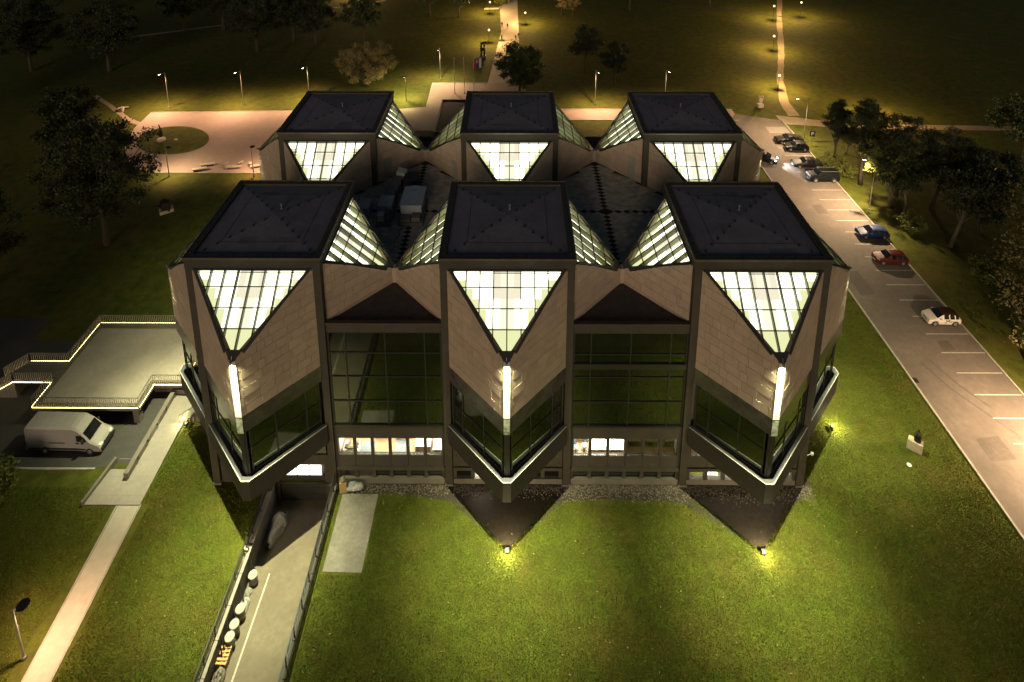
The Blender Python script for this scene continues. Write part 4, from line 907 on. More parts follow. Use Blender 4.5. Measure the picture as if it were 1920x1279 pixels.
for a in (
 ('oak', -54.2, 25.8, 1.05, .5, 'large dark broadleaf tree in front of the plaza at the left', 1.2),
 ('medium', -73, 46, 1.25, 1.5, 'dark tree behind the large tree, left of the round grass island'),
 ('oak', -64, 15, .95, 2.5, 'dark tree at the left below the large broadleaf tree'),
 ('oak', -83, 33, 1.0, 4.0, 'black tree at the left edge level with the plaza'),
 ('medium', -58, 2, 1.0, 3.0, 'dark tree beyond the terrace stairs at the left edge'),
 ('medium', -46.5, -10, .95, 1.1, 'dark leafy tree at the left edge in front of the white van'),
 ('willow', -31, 77, 1.0, 0, 'broad brownish many stemmed tree lit from below behind the left rear cube'),
 ('round', 1.6, 74.4, 1.0, .3, 'dense round green tree at the near end of the long path'),
 ('medium', 16.5, 85.8, 1.0, .2, 'taller dark round tree right of the long path'), ('medium', 22, 78.2, .88, 2.2, 'smaller dark tree in front of the taller one right of the path'),
 ('pine', 54.6, 40.5, 1.0, .4, 'tall dark pine nearest the parked black cars'), ('broadpine', 58.4, 37.5, 1.0, 1.0, 'broad dark pine behind the tall pole lamp'),
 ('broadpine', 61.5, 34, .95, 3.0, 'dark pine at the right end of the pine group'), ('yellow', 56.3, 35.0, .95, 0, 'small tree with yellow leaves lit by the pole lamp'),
 ('pine', 53.4, 46.5, .8, 2.0, 'slim pine behind the parking sign'), ('yellow', 57, 49.6, .6, 2, 'added small yellowish tree standing for lit pine foliage at the left foot of the pines'), ('crooked', 57.0, 32.6, .85, 2.7, 'pale crooked trunk tree below the lit yellow leaves'),  # small yellow tree added to imitate lamplit lower foliage of the pine
 ('crooked', 58.9, 25.9, 1.0, 5.4, 'dark tree with thin pale trunk above the red car'), ('medium', 65, 29, 1.15, .8, 'dark tree on the right slope behind the pale trunk'),
 ('thin', 54.2, 6.4, 1.1, 1.2, 'sparse leaning tree at the right edge beside the parking bays'), ('thin', 61, 14, 1.2, 2.2, 'bare brownish tree at the right edge above the white car'),
 ('thin', 66, 21, 1.2, 4, 'bare dark tree at the right edge level with the red car'), ('leaftree', 84, 46, 1.0, 1, 'dim tree at the right edge below the cross path'), ('thin', 58.5, 1, 1.0, 3.4, 'bare tree at the right edge near the last parking bays'),
 ('oak', -108.7, 84.7, 1.1, 0, 'black leaning tree at the far left top'), ('oak', -91, 84.7, 1.1, 2, 'black tree left of the leftmost tall lamp'),
 ('leaftree', -88, 112, 1.15, 0, 'dark tree at the top left beside the far trail'), ('oak', -78, 113, 1.0, 1, 'dark tree right of the far trail'), ('oak', -62.5, 97, 1.0, 2, 'dark tree with pale thin trunk behind the second tall lamp'),
 ('oak', -56, 104, 1.05, 3, 'black tree in the row left of the brownish tree'), ('oak', -49.7, 101.8, 1.0, 4, 'dark tree right end of the row above the left rear cube'), ('leaftree', -38, 104, 1.0, 2, 'dark tree above the brownish many stemmed tree'),
 ('leaftree', -24, 125.8, 1.0, 0, 'dark crown at the top edge left of the lit yellowish one'), ('leaftree', -15.5, 124.5, .95, 1, 'tree at the top edge with lamp lit leaves beside the planted bed'),
 ('thin', 14, 126.8, .8, 1, 'thin trunk at the top edge right of the long path'), ('thin', 17.3, 125.8, .8, 3, 'second thin trunk at the top edge right of the long path'),
 ('leaftree', 34.5, 131, 1.0, 2, 'dark crown at the top edge above the right rear cube'), ('leaftree', 60, 137, 1.0, 2, 'dark crown at the top edge near the dirt trail'), ('oak', -105, 60, 1.0, 1, 'black tree at the left edge above the plaza'),
 ('oak', -128, 112, 1.1, 1, 'black tree in the top left corner'),
): tree(*a)
for a in (('shrub', 55.9, 29.3, 1.0, 0, 'small brownish shrub beside the blue car'), ('shrub', 52.9, 45, 1.0, 1, 'low shrub behind the black off road car'), ('shrub', 53.9, 43.2, .8, 2, 'small low shrub under the tall pine'),
          ('shrub', 59.5, 20, 1.2, 4, 'dim shrub on the slope behind the red car'), ('shrub', -44, -6.3, 1.2, 4, 'dim shrub by the yard kerb at the left edge'),
          ('shrub', -4.0, 137, 1.0, 3, 'shrub growing in the planted bed on the long path')): tree(*a, cat='shrub', name='shrub')
# planted bed on the path
t = empty('planted_bed', (0, 0, 0), 0, 'planted bed with pale angular kerb cutting into the long path', 'planter')
pb = [(-8.6, 132), (-4.3, 132.5), (-2.3, 137), (-2.9, 142), (-8.6, 142)]; b = MB(); b.prism([(x, y, .28) for x, y in pb], (0, 0, 1), .3); b.obj('soil_bed', 'grass', t)
for n_, (p, q) in enumerate(zip(pb, pb[1:])): b = MB(); b.bar((*p, .42 + .003 * n_), (*q, .42 + .003 * n_), .3, .45); b.obj('kerb_stone', 'kerb', t)

# ------------------------------------------------------------------ cars
def make_car(x, y, rz, label, paint, L=4.2, W=1.75, H=1.45, kind='hatch', roofmat=None, lights_on=False, cat='car', name='parked_car', decal=False):
    t = empty(name, (x, y, .024), rz, label, cat, 'cars on the parking road')
    hl, hw_ = L / 2, W / 2; belt = H * .62; hood = H * .6
    if kind == 'suv': ST = [(-1, .5, 0), (-.95, .6, 0), (-.6, .655, 0), (-.52, .665, 0), (-.34, .975, 1), (-.3, 1, 1), (.1, 1, 1), (.16, 1, 1), (.6, .995, 1), (.66, .99, 1), (.93, .97, 1), (.985, .64, 2), (1, .5, 2)]
    elif kind == 'sedan': ST = [(-1, .46, 0), (-.96, .54, 0), (-.55, .66, 0), (-.42, .68, 0), (-.14, .97, 1), (-.08, 1, 1), (.14, 1, 1), (.19, 1, 1), (.4, .96, 1), (.46, .94, 1), (.72, .7, 2), (.95, .66, 2), (1, .5, 2)]
    elif kind == 'mini': ST = [(-1, .42, 0), (-.95, .52, 0), (-.62, .64, 0), (-.5, .67, 0), (-.16, .965, 1), (-.1, .99, 1), (.2, 1, 1), (.27, 1, 1), (.55, .97, 1), (.62, .95, 1), (.84, .85, 1), (.96, .6, 2), (1, .45, 2)]
    else: ST = [(-1, .44, 0), (-.96, .52, 0), (-.6, .64, 0), (-.48, .67, 0), (-.16, .965, 1), (-.1, .99, 1), (.18, 1, 1), (.24, 1, 1), (.55, .975, 1), (.61, .96, 1), (.82, .84, 1), (.95, .64, 2), (1, .48, 2)]
    rows = []
    for u, zt, typ in ST:
        xx = u * hl; e = 1 - .13 * max(0, abs(u) - .8) / .2 * (1 if kind != 'suv' else .6); wb = hw_ * e; zt = zt * H
        bz = min(belt, zt * .97) if typ == 1 else min(belt, zt * .94)
        top_w = wb * (.74 if kind != 'suv' else .82) if typ == 1 else wb * .86
        edge = zt - .07 * H if typ == 1 else zt - .012 * H
        rows.append([(xx, wb * .9, .2), (xx, wb * .985, .3), (xx, wb, H * .42), (xx, wb * .975, bz), (xx, top_w + (wb * .02 if typ == 1 else 0), edge), (xx, top_w * .62, zt - .01), (xx, 0, zt)])
    b = MB(); gl = []; ws = MB(); ro = MB(); n_ = len(ST)
    def quad(i_, j_):
        return [rows[i_][j_], rows[i_ + 1][j_], rows[i_ + 1][j_ + 1], rows[i_][j_ + 1]]
    for i_ in range(n_ - 1):
        a, c = ST[i_][2], ST[i_ + 1][2]
        for j_ in range(6):
            q = quad(i_, j_); mq = [(p[0], -p[1], p[2]) for p in q]
            tgt = b
            if j_ == 3 and a == 1 and c == 1 and (ST[i_ + 1][0] - ST[i_][0]) > .08: gl.append(q); gl.append(mq[::-1]); continue
            if j_ >= 4 and a != c: tgt = ws
            if j_ >= 4 and a == 1 and c == 1: tgt = ro
            if j_ == 3 and a != c: tgt = b
            tgt.add(q, [(0, 1, 2, 3)]); tgt.add(mq, [(3, 2, 1, 0)])
    for i_, rev in ((0, False), (n_ - 1, True)):
        rr = rows[i_]; vs = rr + [(p[0], -p[1], p[2]) for p in rr[:-1]][::-1]; b.add(vs, [tuple(range(len(vs)))[::-1 if rev else 1]])
    b.add([rows[0][0], rows[-1][0], (rows[-1][0][0], -rows[-1][0][1], .2), (rows[0][0][0], -rows[0][0][1], .2)], [(0, 1, 2, 3)])
    bd = b.obj('body', paint, t, smooth=False); me = bd.data
    import bmesh
    bm_ = bmesh.new(); bm_.from_mesh(me); bmesh.ops.remove_doubles(bm_, verts=bm_.verts, dist=.004); bmesh.ops.recalc_face_normals(bm_, faces=bm_.faces); bm_.to_mesh(me); bm_.free()
    me.polygons.foreach_set('use_smooth', [True] * len(me.polygons)); me.set_sharp_from_angle(angle=R(38))
    ro.obj('roof_panel', roofmat or paint, t, smooth=True); [MB().add(q_, [(0, 1, 2, 3)]).obj('side_window', 'car_glass', t) for q_ in gl]; ws.obj('windscreen', 'car_glass', t)
    wr = .31 if kind != 'suv' else .36
    for sx in (-.62, .62):
        for sy in (-1, 1):
            b = MB(); y0 = sy * (hw_ - .2); y1 = sy * (hw_ + .012); b.tube([(sx * hl, y0, wr), (sx * hl, y1 - sy * .03, wr), (sx * hl, y1, wr)], [wr, wr, wr * .93], 18); w_ = b.obj('wheel', 'tyre', t)
            b = MB(); b.tube([(sx * hl, y1, wr), (sx * hl, y1 + sy * .012, wr)], [wr * .66, wr * .5], 12)
            b.obj('rim', 'rim', w_)
            b = MB(); ang = np.linspace(-.2, math.pi + .2, 9); pts = [(sx * hl + (wr + .05) * math.cos(a_), sy * (hw_ - .0), wr + (wr + .05) * math.sin(a_)) for a_ in ang]
            b.tube(pts, .035, 5); b.obj('wheel_arch', 'trim', w_)
    for sy in (-1, 1):
        b = MB(); b.prism([(-hl * .985, sy * hw_ * .5, H * .47), (-hl * .93, sy * hw_ * .86, H * .49), (-hl * .86, sy * hw_ * .92, H * .545), (-hl * .94, sy * hw_ * .55, H * .535)][::sy], (-.6, sy * .3, .7), .1); b.obj('headlight', 'headlight' if lights_on else 'lamp_glass', t)
        b = MB(); b.box(hl * .955, hl * 1.0, sy * hw_ * .72 - .12, sy * hw_ * .72 + .1, H * .44, H * .56); b.obj('tail_light', 'tail_red', t)
        b = MB(); b.lathe([(.02, -.02), (.11, .02), (.11, .1), (.03, .14)], (ST[4][0] * hl - .25, sy * (hw_ + .07), belt), 8); b.obj('wing_mirror', paint, t)
    b = MB(); b.box(-hl * 1.005, -hl * .97, -hw_ * .42, hw_ * .42, H * .3, H * .4); b.obj('grille', 'trim', t)
    b = MB(); b.box(-hl * 1.01, -hl * 1.0, -.26, .26, .32, .42); b.obj('number_plate', 'white_paint', t)
    if kind == 'suv':
        for sy in (-1, 1): b = MB(); b.bar((-.25 * hl, sy * hw_ * .7, H + .06), (.9 * hl, sy * hw_ * .7, H + .05), .05, .05); b.obj('roof_rail', 'metal_grey', t)
    if decal:
        for q, (px, pz, s_) in enumerate(((.12, .72, .17), (.3, .58, .12), (.02, .5, .1), (.22, .78, .08), (.42, .68, .07), (-.52, .62, .1))):
            b = MB(); yy = -(hw_ + .006)
            for s2 in (-1, 1): b.prism([(px * hl, yy, pz), (px * hl + s2 * s_, yy, pz + s_ * .9), (px * hl + s2 * s_ * 1.2, yy, pz + s_ * .1), (px * hl + s2 * s_ * .6, yy, pz - s_ * .7)][::-s2], (0, -1, 0), .006)
            b.obj('butterfly_decal', 'paint_brown_roof', t)
    return t
make_car(49.15, 13.1, R(-1), 'small pale hatchback with dark roof and butterfly decals, nearest parked car', 'paint_cream', 3.6, 1.63, 1.48, 'mini', 'paint_brown_roof', decal=True)
make_car(49.1, 23.0, R(-2), 'dark red hatchback parked between the blue and the pale car', 'paint_maroon', 4.0, 1.7, 1.44); make_car(49.6, 28.1, R(-1), 'dark blue hatchback parked alone beside the lit lawn', 'paint_navy', 4.0, 1.7, 1.42)
make_car(49.3, 41.8, R(-1), 'black off road car with roof rails, first of the black cars', 'paint_black', 4.6, 1.86, 1.8, 'suv'); make_car(48.6, 45.8, R(-2), 'black sedan with shiny windscreen beside the off road car', 'paint_charcoal', 4.6, 1.8, 1.45, 'sedan')
make_car(49.2, 51.2, R(-2), 'black hatchback with reddish roof under the parking sign', 'paint_charcoal', 3.9, 1.7, 1.46); make_car(49.0, 53.7, R(-1), 'black sedan farthest in the row of parked cars', 'paint_black', 4.7, 1.82, 1.45, 'sedan')
mc = make_car(42.3, 47.6, R(180 - 33), 'dark car driving out with its headlights on beside the right rear cube', 'paint_charcoal', 4.3, 1.75, 1.45, lights_on=True, name='moving_car')
for sy in (-.55, .55): light('headlight_beam', 'SPOT', (-2.25, sy, .65), 1100, (.9, .95, 1), mc, .06, (-1, 0, -.12), 75, .6)
# van
t = empty('delivery_van', (-40.0, -1.75, .02), R(180 - 1), 'white high roof delivery van parked in the yard beside the raised terrace', 'van')
prof = [(-3.4, .35, .75), (-3.38, .7, .9), (-3.1, 1.05, .93), (-2.45, 1.32, .95), (-1.75, 2.2, .9), (-1.2, 2.62, .86), (-.8, 2.7, .86), (3.3, 2.7, .86), (3.42, 2.6, .86), (3.45, .4, .92)]
b = MB(); rows = []
for x, zt, wf in prof:
    w0 = 1.0 * wf / .92; w0 = min(w0, 1.0); rows.append([(x, w0 * .97, .32), (x, w0, .42), (x, w0, min(zt * .93, 1.25)), (x, w0 * (.93 if zt > 1.6 else .96), max(zt - .14, .36)), (x, w0 * .8, zt - .02), (x, 0, zt + (.03 if zt > 2 else 0))])
for i_ in range(len(rows) - 1):
    for j_ in range(5):
        q = [rows[i_][j_], rows[i_ + 1][j_], rows[i_ + 1][j_ + 1], rows[i_][j_ + 1]]; b.add(q, [(0, 1, 2, 3)]); b.add([(p[0], -p[1], p[2]) for p in q], [(3, 2, 1, 0)])
for i_ in (0, -1): vs = rows[i_] + [(p[0], -p[1], p[2]) for p in rows[i_][:-1]][::-1]; b.add(vs, [tuple(range(len(vs)))])
b.obj('body', 'paint_van', t)
b = MB()
q = [(-2.38, .8, 1.4), (-1.82, .76, 2.12), (-1.82, -.76, 2.12), (-2.38, -.8, 1.4)]; b.prism([(x - .03, y, z + .02) for x, y, z in q][::-1], (-.79, 0, .61), .02); b.obj('windscreen', 'car_glass', t)
for sy in (-1, 1):
    b = MB(); b.prism([(-2.2, sy * 1.0, 1.42), (-1.3, sy * 1.005, 1.42), (-1.3, sy * .975, 2.0), (-1.75, sy * .97, 1.98)][::-sy], (0, sy, .05), .02); b.obj('side_window', 'car_glass', t)
    b = MB(); b.box(-2.0, 3.3, sy * 1.012 - .012, sy * 1.012 + .012, .5, .62); b.obj('side_trim', 'trim', t)
    b = MB(); b.box(-.2, 1.3, sy * 1.008 - .01, sy * 1.008 + .01, 1.2, 1.24); b.obj('sliding_rail', 'trim', t)
    b = MB(); b.box(-1.5, -1.2, sy * 1.01 - .01, sy * 1.01 + .01, 1.18, 1.26); b.obj('door_handle', 'trim', t)
    b = MB(); b.box(-2.0, -1.85, sy * 1.1 - .1, sy * 1.1 + .1, 1.35, 1.75); b.obj('wing_mirror', 'trim', t)
    b = MB(); b.prism([(-3.36, sy * .45, .85), (-3.3, sy * .85, .85), (-3.1, sy * .86, 1.02), (-3.2, sy * .5, 1.0)][::sy], (-.8, 0, .6), .1); b.obj('headlight', 'lamp_glass', t)
    for sx in (-2.35, 1.75):
        b = MB(); b.tube([(sx, sy * .78, .34), (sx, sy * 1.02, .34)], .34, 18); w_ = b.obj('wheel', 'tyre', t); b = MB(); b.tube([(sx, sy * 1.02, .34), (sx, sy * 1.035, .34)], [.2, .15], 12); b.obj('rim', 'rim', w_)
b = MB(); b.box(-3.45, -3.36, -.9, .9, .42, .72); b.obj('bumper', 'trim', t); b = MB(); b.box(-3.43, -3.37, -.5, .5, .78, .92); b.obj('grille', 'trim', t)
for q in range(6): b = MB(); b.bar((-.6 + q * .68, -.62, 2.745), (-.6 + q * .68, .62, 2.745), .05, .025); b.obj('roof_rib', 'paint_van', t)
b = MB(); b.prism([(-2.25, -.3, 1.62), (-2.25, .0, 1.62), (-2.1, .0, 1.8), (-2.1, -.3, 1.8)][::-1], (-.79, 0, .61), .01); b.obj('windscreen_card', 'flag_red', t)

# ------------------------------------------------------------------ figures
def skin_body(name, J, Ed, m, loc, rz=0, sub=1, parent=None):
    me = bpy.data.meshes.new(name); me.from_pydata([j[0] for j in J], Ed, []); o = bpy.data.objects.new(name, me); link(o, parent, loc, rz)
    mo = o.modifiers.new('skin', 'SKIN'); sv = me.skin_vertices[0].data
    for i_, j in enumerate(J): sv[i_].radius = (j[1], j[2] if len(j) > 2 else j[1])
    sv[0].use_root = True; mo.use_smooth_shade = True; ss = o.modifiers.new('sub', 'SUBSURF'); ss.levels = ss.render_levels = sub
    me.materials.append(MATS[m]); return o
def person(x, y, rz, label, m, stride=.2):
    J = [((0, 0, .95), .15, .11), ((0, 0, 1.2), .15, .1), ((0, 0, 1.42), .17, .1), ((0, 0, 1.52), .06), ((0, -.01, 1.6), .09), ((0, 0, 1.72), .07),
         ((-.1, 0, .88), .09), ((-.11, -stride, .48), .065), ((-.11, -stride * .6, .08), .045), ((-.11, -stride * .6 - .14, .05), .04), ((.1, 0, .88), .09), ((.11, stride * .6, .48), .065), ((.11, stride * 1.2, .08), .045), ((.11, stride * 1.2 - .14, .05), .04),
         ((-.21, 0, 1.4), .055), ((-.25, .06 + stride * .3, 1.13), .045), ((-.25, -.05 + stride * .3, .88), .035), ((.21, 0, 1.4), .055), ((.25, .04 - stride * .3, 1.13), .045), ((.25, -.1 - stride * .3, .9), .035)]
    Ed = [(0, 1), (1, 2), (2, 3), (3, 4), (4, 5), (0, 6), (6, 7), (7, 8), (8, 9), (0, 10), (10, 11), (11, 12), (12, 13), (2, 14), (14, 15), (15, 16), (2, 17), (17, 18), (18, 19)]
    o = skin_body('person', J, Ed, m, (x, y, .03), rz, 1); return tag(o, label, 'person', 'people walking on the long path')
person(-2.95, 115.4, 2.8, 'person in dark clothes walking on the left of the two upper walkers', 'cloth_dark'); person(-1.45, 114.1, 3.0, 'person in dark coat walking on the right of the two upper walkers', 'cloth_dark', .3)
person(.75, 105, 3.2, 'person in brown clothes beside the round tree top on the path', 'cloth_brown'); person(1.5, 106.5, 3.1, 'person in dark clothes at the right edge of the path above the round tree', 'cloth_dark')
person(-2.2, 137.5, 3.1, 'person in dark clothes at the top edge beside the planted bed', 'cloth_dark'); person(-1.4, 137.2, 3.0, 'person in pale brown clothes at the top edge of the path', 'cloth_brown')
# sign stele on the path
t = empty('display_case', (-2.8, 105, 0), 0, 'glass display stele with a dark figure standing on the long path', 'display case')
b = MB(); b.box(-.7, .7, -.45, .45, .016, .25); b.obj('base', 'metal_black', t); b = MB(); b.box(-.6, .6, -.02, .02, .25, 2.4); b.obj('glass_panel', 'clear_glass', t)
skin_body('inner_figure', [((0, 0, .9), .16), ((0, 0, 1.4), .18), ((0, 0, 1.6), .07), ((0, 0, 1.8), .1), ((-.08, 0, .3), .08), ((.08, 0, .3), .08)], [(0, 1), (1, 2), (2, 3), (0, 4), (0, 5)], 'bronze', (0, -.2, 0), 0, 1, t)
# sculptures
t = empty('bronze_statue', (36.95, -1.9, 0), R(-38), 'dark standing statue on a pale stone block on the right front lawn', 'statue')
b = MB(); b.prism([(-.6, -.28, .95), (.6, -.28, .95), (.56, .28, 1.0), (-.56, .28, 1.0)], (0, 0, 1), 1.0); b.obj('pedestal', 'sculpture_stone', t)
skin_body('figure', [((0, 0, 1.35), .3, .24), ((0, 0, 1.75), .26, .2), ((0, .02, 2.05), .2, .16), ((0, .0, 2.22), .07), ((0, -.02, 2.38), .12), ((-.12, 0, .95), .2), ((.2, 0, .92), .22), ((.3, -.1, 1.6), .1), ((-.3, -.1, 1.6), .1)], [(0, 1), (1, 2), (2, 3), (3, 4), (0, 5), (0, 6), (1, 7), (1, 8)], 'bronze', (.1, 0, -.04), 0, 2, t)
b = MB(); b.lathe([(.18, 0), (.2, .05), (.12, .07)], (35.6, -3.35, 0), 10); tag(b.obj('ground_disc', 'white_paint'), 'small pale disc in the grass in front of the dark statue', 'ground light')
b = MB(); b.lathe([(.55, 0), (.55, .02), (.35, .025)], (20.1, -7.3, .0), 18); tag(b.obj('manhole_cover', 'soil'), 'round dark cover in the soil under the right front cube', 'manhole cover')
t = empty('stone_sculpture', (49.2, 67.5, 0), .2, 'pale stone sculpture of raised arms on the lawn by the dirt trail', 'sculpture')
b = MB(); b.box(-.55, .55, -.4, .4, 0, .7); b.obj('pedestal', 'sculpture_stone', t)
skin_body('carving', [((0, 0, .9), .4, .3), ((0, 0, 1.5), .34, .26), ((-.3, 0, 1.9), .2), ((-.35, 0, 2.5), .22), ((.3, 0, 1.9), .2), ((.35, 0, 2.45), .24)], [(0, 1), (1, 2), (2, 3), (1, 4), (4, 5)], 'sculpture_stone', (0, 0, -.05), 0, 2, t)
t = empty('block_sculpture', (-50.2, 33, 0), .7, 'dark angular sculpture on a pale block under the large left tree', 'sculpture')
b = MB(); b.prism([(-.9, -.5, .5), (.9, -.6, .45), (1.0, .5, .5), (-.8, .6, .5)], (0, 0, 1), .5); b.obj('pedestal', 'sculpture_stone', t)
b = MB(); b.prism([(-.5, -.3, 1.7), (.4, -.5, 1.5), (.7, .2, 1.6), (0, .5, 1.9), (-.6, .3, 1.8)], (0, .1, 1), 1.3); b.tube([(-.3, 0, 1.2), (-1.2, -.2, 1.6), (-1.5, .1, 1.4)], [.25, .2, .1], 7); b.obj('carving', 'bronze', t)
t = empty('dark_sculpture', (-7.1, 93.6, 0), .1, 'tall dark sculpture of stacked blocks with two lobed top beside the long path', 'sculpture')
b = MB(); b.box(-.75, .75, -.5, .5, 0, .5); b.obj('pedestal', 'concrete', t)
b = MB()
for sx in (-1, 1): b.prism([(sx * .35 - .2, -.25, 1.7), (sx * .35 + .2, -.25, 1.7), (sx * .35 + .2, .25, 1.7), (sx * .35 - .2, .25, 1.7)], (0, 0, 1), 1.2)
b.box(-.62, .62, -.35, .35, 1.7, 2.6); b.tube([(-.35, 0, 2.6), (-.3, 0, 3.3)], [.25, .2], 8); b.tube([(.35, 0, 2.6), (.4, 0, 3.4)], [.22, .2], 8); b.obj('stacked_blocks', 'bronze', t)
skin_body('lobed_top', [((0, 0, 3.6), .35, .3), ((-.6, 0, 3.55), .42, .35), ((.65, 0, 3.8), .45, .35), ((1.0, 0, 3.95), .25)], [(0, 1), (0, 2), (2, 3)], 'bronze', (0, 0, 0), 0, 2, t)
t = empty('pointed_statue', (-62.2, 53.6, .1), 0, 'slim pointed dark statue on a pale base on the round grass island', 'statue')
b = MB(); b.lathe([(.75, 0), (.7, .3), (.5, .35)], k=12); b.obj('base', 'sculpture_stone', t)
skin_body('figure', [((0, 0, .6), .32), ((0, 0, 1.3), .36), ((0, 0, 2.0), .3), ((0, 0, 2.5), .13), ((-.08, 0, 2.85), .1), ((-.14, 0, 3.1), .03)], [(0, 1), (1, 2), (2, 3), (3, 4), (4, 5)], 'bronze', (0, 0, 0), 0, 2, t)
b = MB(); b.prism([(-60.0, 53.6, .22), (-59.4, 53.55, .22), (-59.4, 53.9, .25), (-60, 53.95, .25)], (0, 0, 1), .12); tag(b.obj('name_plaque', 'sculpture_stone'), 'small pale plaque in the grass island beside the pointed statue', 'plaque')
# benches: pale angular concrete
def bench(x, y, rz, label, shape):
    t = empty('concrete_bench', (x, y, .012), rz, label, 'bench', 'pale concrete benches at the plaza edge')
    if shape == 'pair':
        for dy in (-.55, .55): b = MB(); b.prism([(-1.1 + dy, dy - .3, .5), (1.1 + dy, dy - .3, .42), (1.1 + dy, dy + .3, .42), (-1.1 + dy, dy + .3, .5)], (0, 0, 1), .14); b.obj('seat', 'sculpture_stone', t); b = MB(); b.box(-.9 + dy, .9 + dy, dy - .2, dy + .2, 0, .3); b.obj('foot', 'wall_dark', t)
    else:
        b = MB(); b.prism([(-1.2, -.25, .48), (1.2, -.35, .42), (1.25, .2, .42), (-1.1, .3, .48)], (0, 0, 1), .14); b.obj('seat', 'sculpture_stone', t)
        for sx in (-1, 1): b = MB(); b.prism([(sx * 1.0 - .25, .1, .9), (sx * 1.0 + .25, .1, .95), (sx * 1.15 + .25, .95, .8), (sx * 1.15 - .25, .95, .75)], (0, .1, 1), .14); b.obj('wing', 'sculpture_stone', t)
        b = MB(); b.box(-.9, .9, -.15, .15, 0, .34); b.obj('foot', 'wall_dark', t)
bench(-50.3, 44.6, .35, 'pair of slanted pale slabs forming a bench near the round headed lamp', 'pair'); bench(-45.4, 44.6, .2, 'pale bench with two raised wings at the plaza edge', 'wing'); bench(-41.6, 45, .4, 'pale bench half hidden by the left rear cube', 'wing')
t = empty('litter_bin', (-76, 64.9, 0), .4, 'small pale litter bin on the grass at the left end of the plaza', 'bin'); b = MB(); b.lathe([(.3, 0), (.34, .9), (.36, .92), (.3, .95)], k=12); b.obj('bin_body', 'sculpture_stone', t); b = MB(); b.box(-.9, .9, .6, 1.1, .4, .5); b.obj('slab', 'sculpture_stone', t)
# flagpoles and flag
for n_, (x, lb) in enumerate(((-11.94, 'left bare white flagpole behind the middle rear cube'), (-9.94, 'middle bare white flagpole behind the middle rear cube'), (-7.95, 'right white flagpole carrying the flag'))):
    t = empty('flagpole', (x, 73.6, 0), 0, lb, 'flagpole', 'three white flagpoles'); b = MB(); b.lathe([(.16, 0), (.16, .2), (.07, .25), (.05, 7.8)], k=8); b.obj('pole', 'white_paint', t); b = MB(); b.lathe([(.02, 7.8), (.09, 7.86), (.09, 7.94), (.02, 8.0)], k=8); b.obj('finial', 'white_paint', t)
t = empty('flag', (-7.9, 73.55, 5.6), 0, 'red, blue and white flag with a small crest on the right flagpole', 'flag')
for n_, m_ in enumerate(('flag_red', 'flag_blue', 'flag_white')):
    b = MB(); nx = 5; w0 = .08 + n_ * .5
    vs = [(w0 + .5 * i_ / nx, -.05 - .12 * math.sin((n_ * nx + i_) * .7), z + .05 * n_) for z in (0, 2.1) for i_ in range(nx + 1)]
    b.add(vs + [(x, y + .012, z) for x, y, z in vs], [(i_, i_ + 1, nx + 2 + i_, nx + 1 + i_) for i_ in range(nx)] + [(i_ + 13, i_ + 12, nx + 13 + i_, nx + 14 + i_) for i_ in range(nx)]); b.obj('flag_stripe', m_, t)
b = MB(); b.prism([(.5, -.24, 1.15), (.85, -.24, 1.15), (.95, -.24, 1.5), (.85, -.24, 1.75), (.5, -.24, 1.75), (.4, -.24, 1.5)], (0, -1, 0), .012); b.obj('crest_shield', 'flag_red', t)
b = MB(); b.prism([(.53, -.255, 1.36), (.82, -.255, 1.36), (.82, -.255, 1.5), (.53, -.255, 1.5)], (0, -1, 0), .01); b.prism([(.6, -.25, 1.2), (.74, -.25, 1.2), (.74, -.25, 1.68), (.6, -.25, 1.68)], (0, -1, 0), .005); b.obj('crest_eagle', 'flag_white', t)
b = MB(); b.prism([(.5, -.25, 1.77), (.85, -.25, 1.77), (.92, -.25, 1.98), (.78, -.25, 1.88), (.675, -.25, 2.02), (.57, -.25, 1.88), (.43, -.25, 1.98)], (0, -1, 0), .01); b.obj('crest_crown', 'flag_gold', t)
# parking sign
t = empty('parking_sign', (52.5, 52.6, 0), R(-8), 'square dark parking sign with a white P beside the black cars', 'sign')
b = MB(); b.tube([(0, 0, 0), (0, 0, 2.5)], .03, 6); b.obj('post', 'metal_grey', t); b = MB(); b.box(-.45, .45, -.05, -.03, 1.7, 2.7); b.obj('sign_plate', 'sign_blue', t)
b = MB(); Y0, Y1 = -.06, -.051
b.box(-.2, -.1, Y0, Y1, 1.88, 2.52); b.box(-.1, .1, Y0, Y1, 2.42, 2.52); b.box(-.1, .1, Y0, Y1, 2.14, 2.24); b.prism([(.1, Y0, 2.14), (.2, Y0, 2.22), (.2, Y0, 2.44), (.1, Y0, 2.52)], (0, -1, 0), .008); b.obj('letter_p', 'flag_white', t)
# camera on the right front corner
t = empty('security_camera', (25.5, -5.4, 3.6), R(30), 'small white security camera on the right front corner column', 'camera'); b = MB(); b.tube([(-.2, .1, 0), (.1, 0, .05), (.25, 0, 0)], .03, 6); b.obj('bracket', 'white_paint', t); b = MB(); b.lathe([(.05, -.2), (.12, -.1), (.12, .05), (.04, .1)], (.3, 0, 0), 10); b.obj('camera_body', 'white_paint', t)

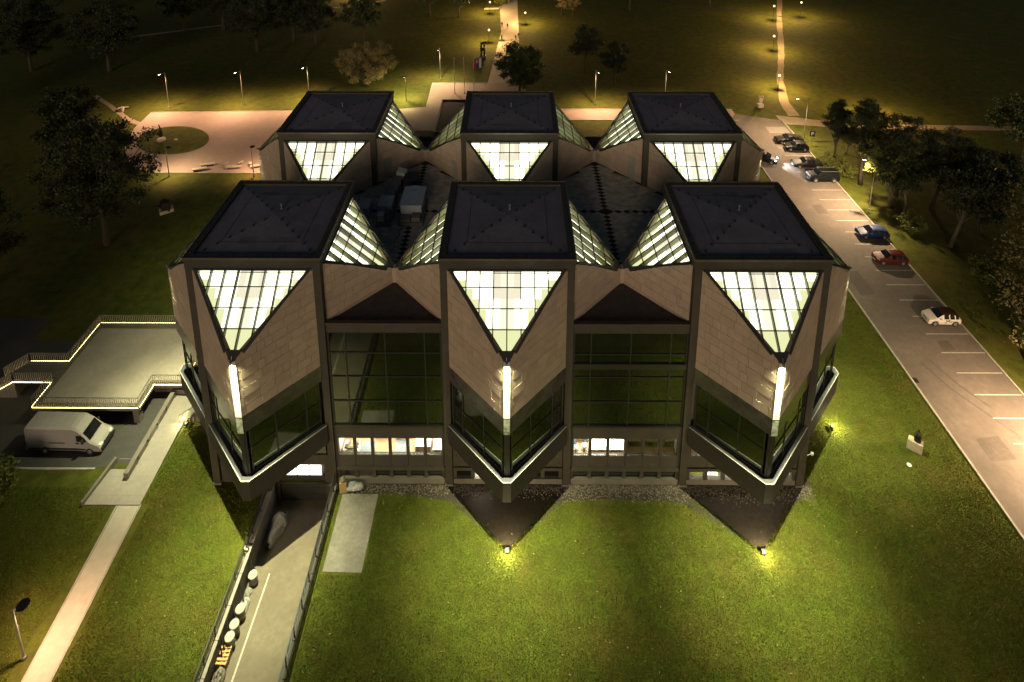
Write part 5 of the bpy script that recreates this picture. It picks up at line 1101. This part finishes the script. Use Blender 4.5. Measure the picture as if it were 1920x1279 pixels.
# ------------------------------------------------------------------ grass blades on the lit lawns
nr = np.random.default_rng(4)
def blades(n, x0, x1, y0, y1, keep, hgt):
    P = np.stack([nr.uniform(x0, x1, n), nr.uniform(y0, y1, n)], 1); return P[keep(P[:, 0], P[:, 1])], hgt
def k_front(x, y):
    k_ = (y < -5.6) & ~((x > -20.8) & (x < -14.3)) & ~((x > -14.2) & (x < -10.9) & (y > -11.9)) & (x < 41) & ~((x > -33.2) & (x < -30.0) & (y < -6.9)) & ~((x > -35.6) & (y > -7.2) & (x < -30.6))
    ax = np.minimum(np.abs(x), np.abs(x - 20)); k_ &= ~((ax + np.abs(y + 5.6) < 4.6 + 0 * x)); k_ &= ~((y > -6.6 + .25 * np.sin(x * 2.1)) & (x > -14) & (x < 26))
    return k_
def k_side(x, y): return (x > 26) & (x < 41)
def k_left(x, y): return (x > -30.6) & (x < -26)
sets = [blades(480000, -45, 41, -19.5, -5.6, k_front, .1), blades(150000, 25.5, 41, -5.6, 30, k_side, .1), blades(16000, -30.6, -25.6, -5.6, 0, k_left, .1)]
VV = []
for P, hg in sets:
    n = len(P); a = nr.uniform(0, 6.28, n); w_ = nr.uniform(.012, .03, n); hh = hg * nr.uniform(.45, 1.3, n); lx = nr.normal(0, .05, n); ly = nr.normal(0, .05, n)
    z0 = np.zeros(n)
    VV.append(np.stack([np.stack([P[:, 0] - np.cos(a) * w_, P[:, 1] - np.sin(a) * w_, z0], 1), np.stack([P[:, 0] + np.cos(a) * w_, P[:, 1] + np.sin(a) * w_, z0], 1), np.stack([P[:, 0] + lx, P[:, 1] + ly, hh], 1)], 1))
V = np.concatenate(VV).reshape(-1, 3); N = len(V) // 3
me = bpy.data.meshes.new('lawn_grass'); me.vertices.add(3 * N); me.vertices.foreach_set('co', V.astype(np.float32).ravel()); me.loops.add(3 * N); me.loops.foreach_set('vertex_index', np.arange(3 * N, dtype=np.int32))
me.polygons.add(N); me.polygons.foreach_set('loop_start', np.arange(0, 3 * N, 3, dtype=np.int32)); me.materials.append(MATS['blade']); me.update(calc_edges=True)
tag(inst(me, 'lawn_grass'), 'short green grass of the lawns around the museum', 'grass', kind='stuff')

def leafpt():
    while True:
        x, y = rnd.uniform(-44, 41), rnd.uniform(-19, -6)
        if rnd.random() < .35: x, y = rnd.uniform(52, 60), rnd.uniform(5, 45)
        if -21 < x < -14 or -36 < x < -30 or (-14.2 < x < -10.9 and y > -11.8): continue
        return x, y
v = []; f = []
for q in range(500):
    x, y = leafpt(); s_ = rnd.uniform(.04, .09); a = rnd.uniform(0, 6.3); z = rnd.uniform(.05, .11); o_ = len(v)
    v += [(x + s_ * math.cos(a), y + s_ * math.sin(a), z), (x - s_ * .5 * math.sin(a), y + s_ * .5 * math.cos(a), z + .03), (x - s_ * math.cos(a), y - s_ * math.sin(a), z + .01), (x + s_ * .5 * math.sin(a), y - s_ * .5 * math.cos(a), z + .02)]; f.append((o_, o_ + 1, o_ + 2, o_ + 3))
tag(MB().add(v, f).obj('fallen_leaves', 'dry_leaf'), 'scattered dry fallen leaves on the lawns', 'leaves', kind='stuff')
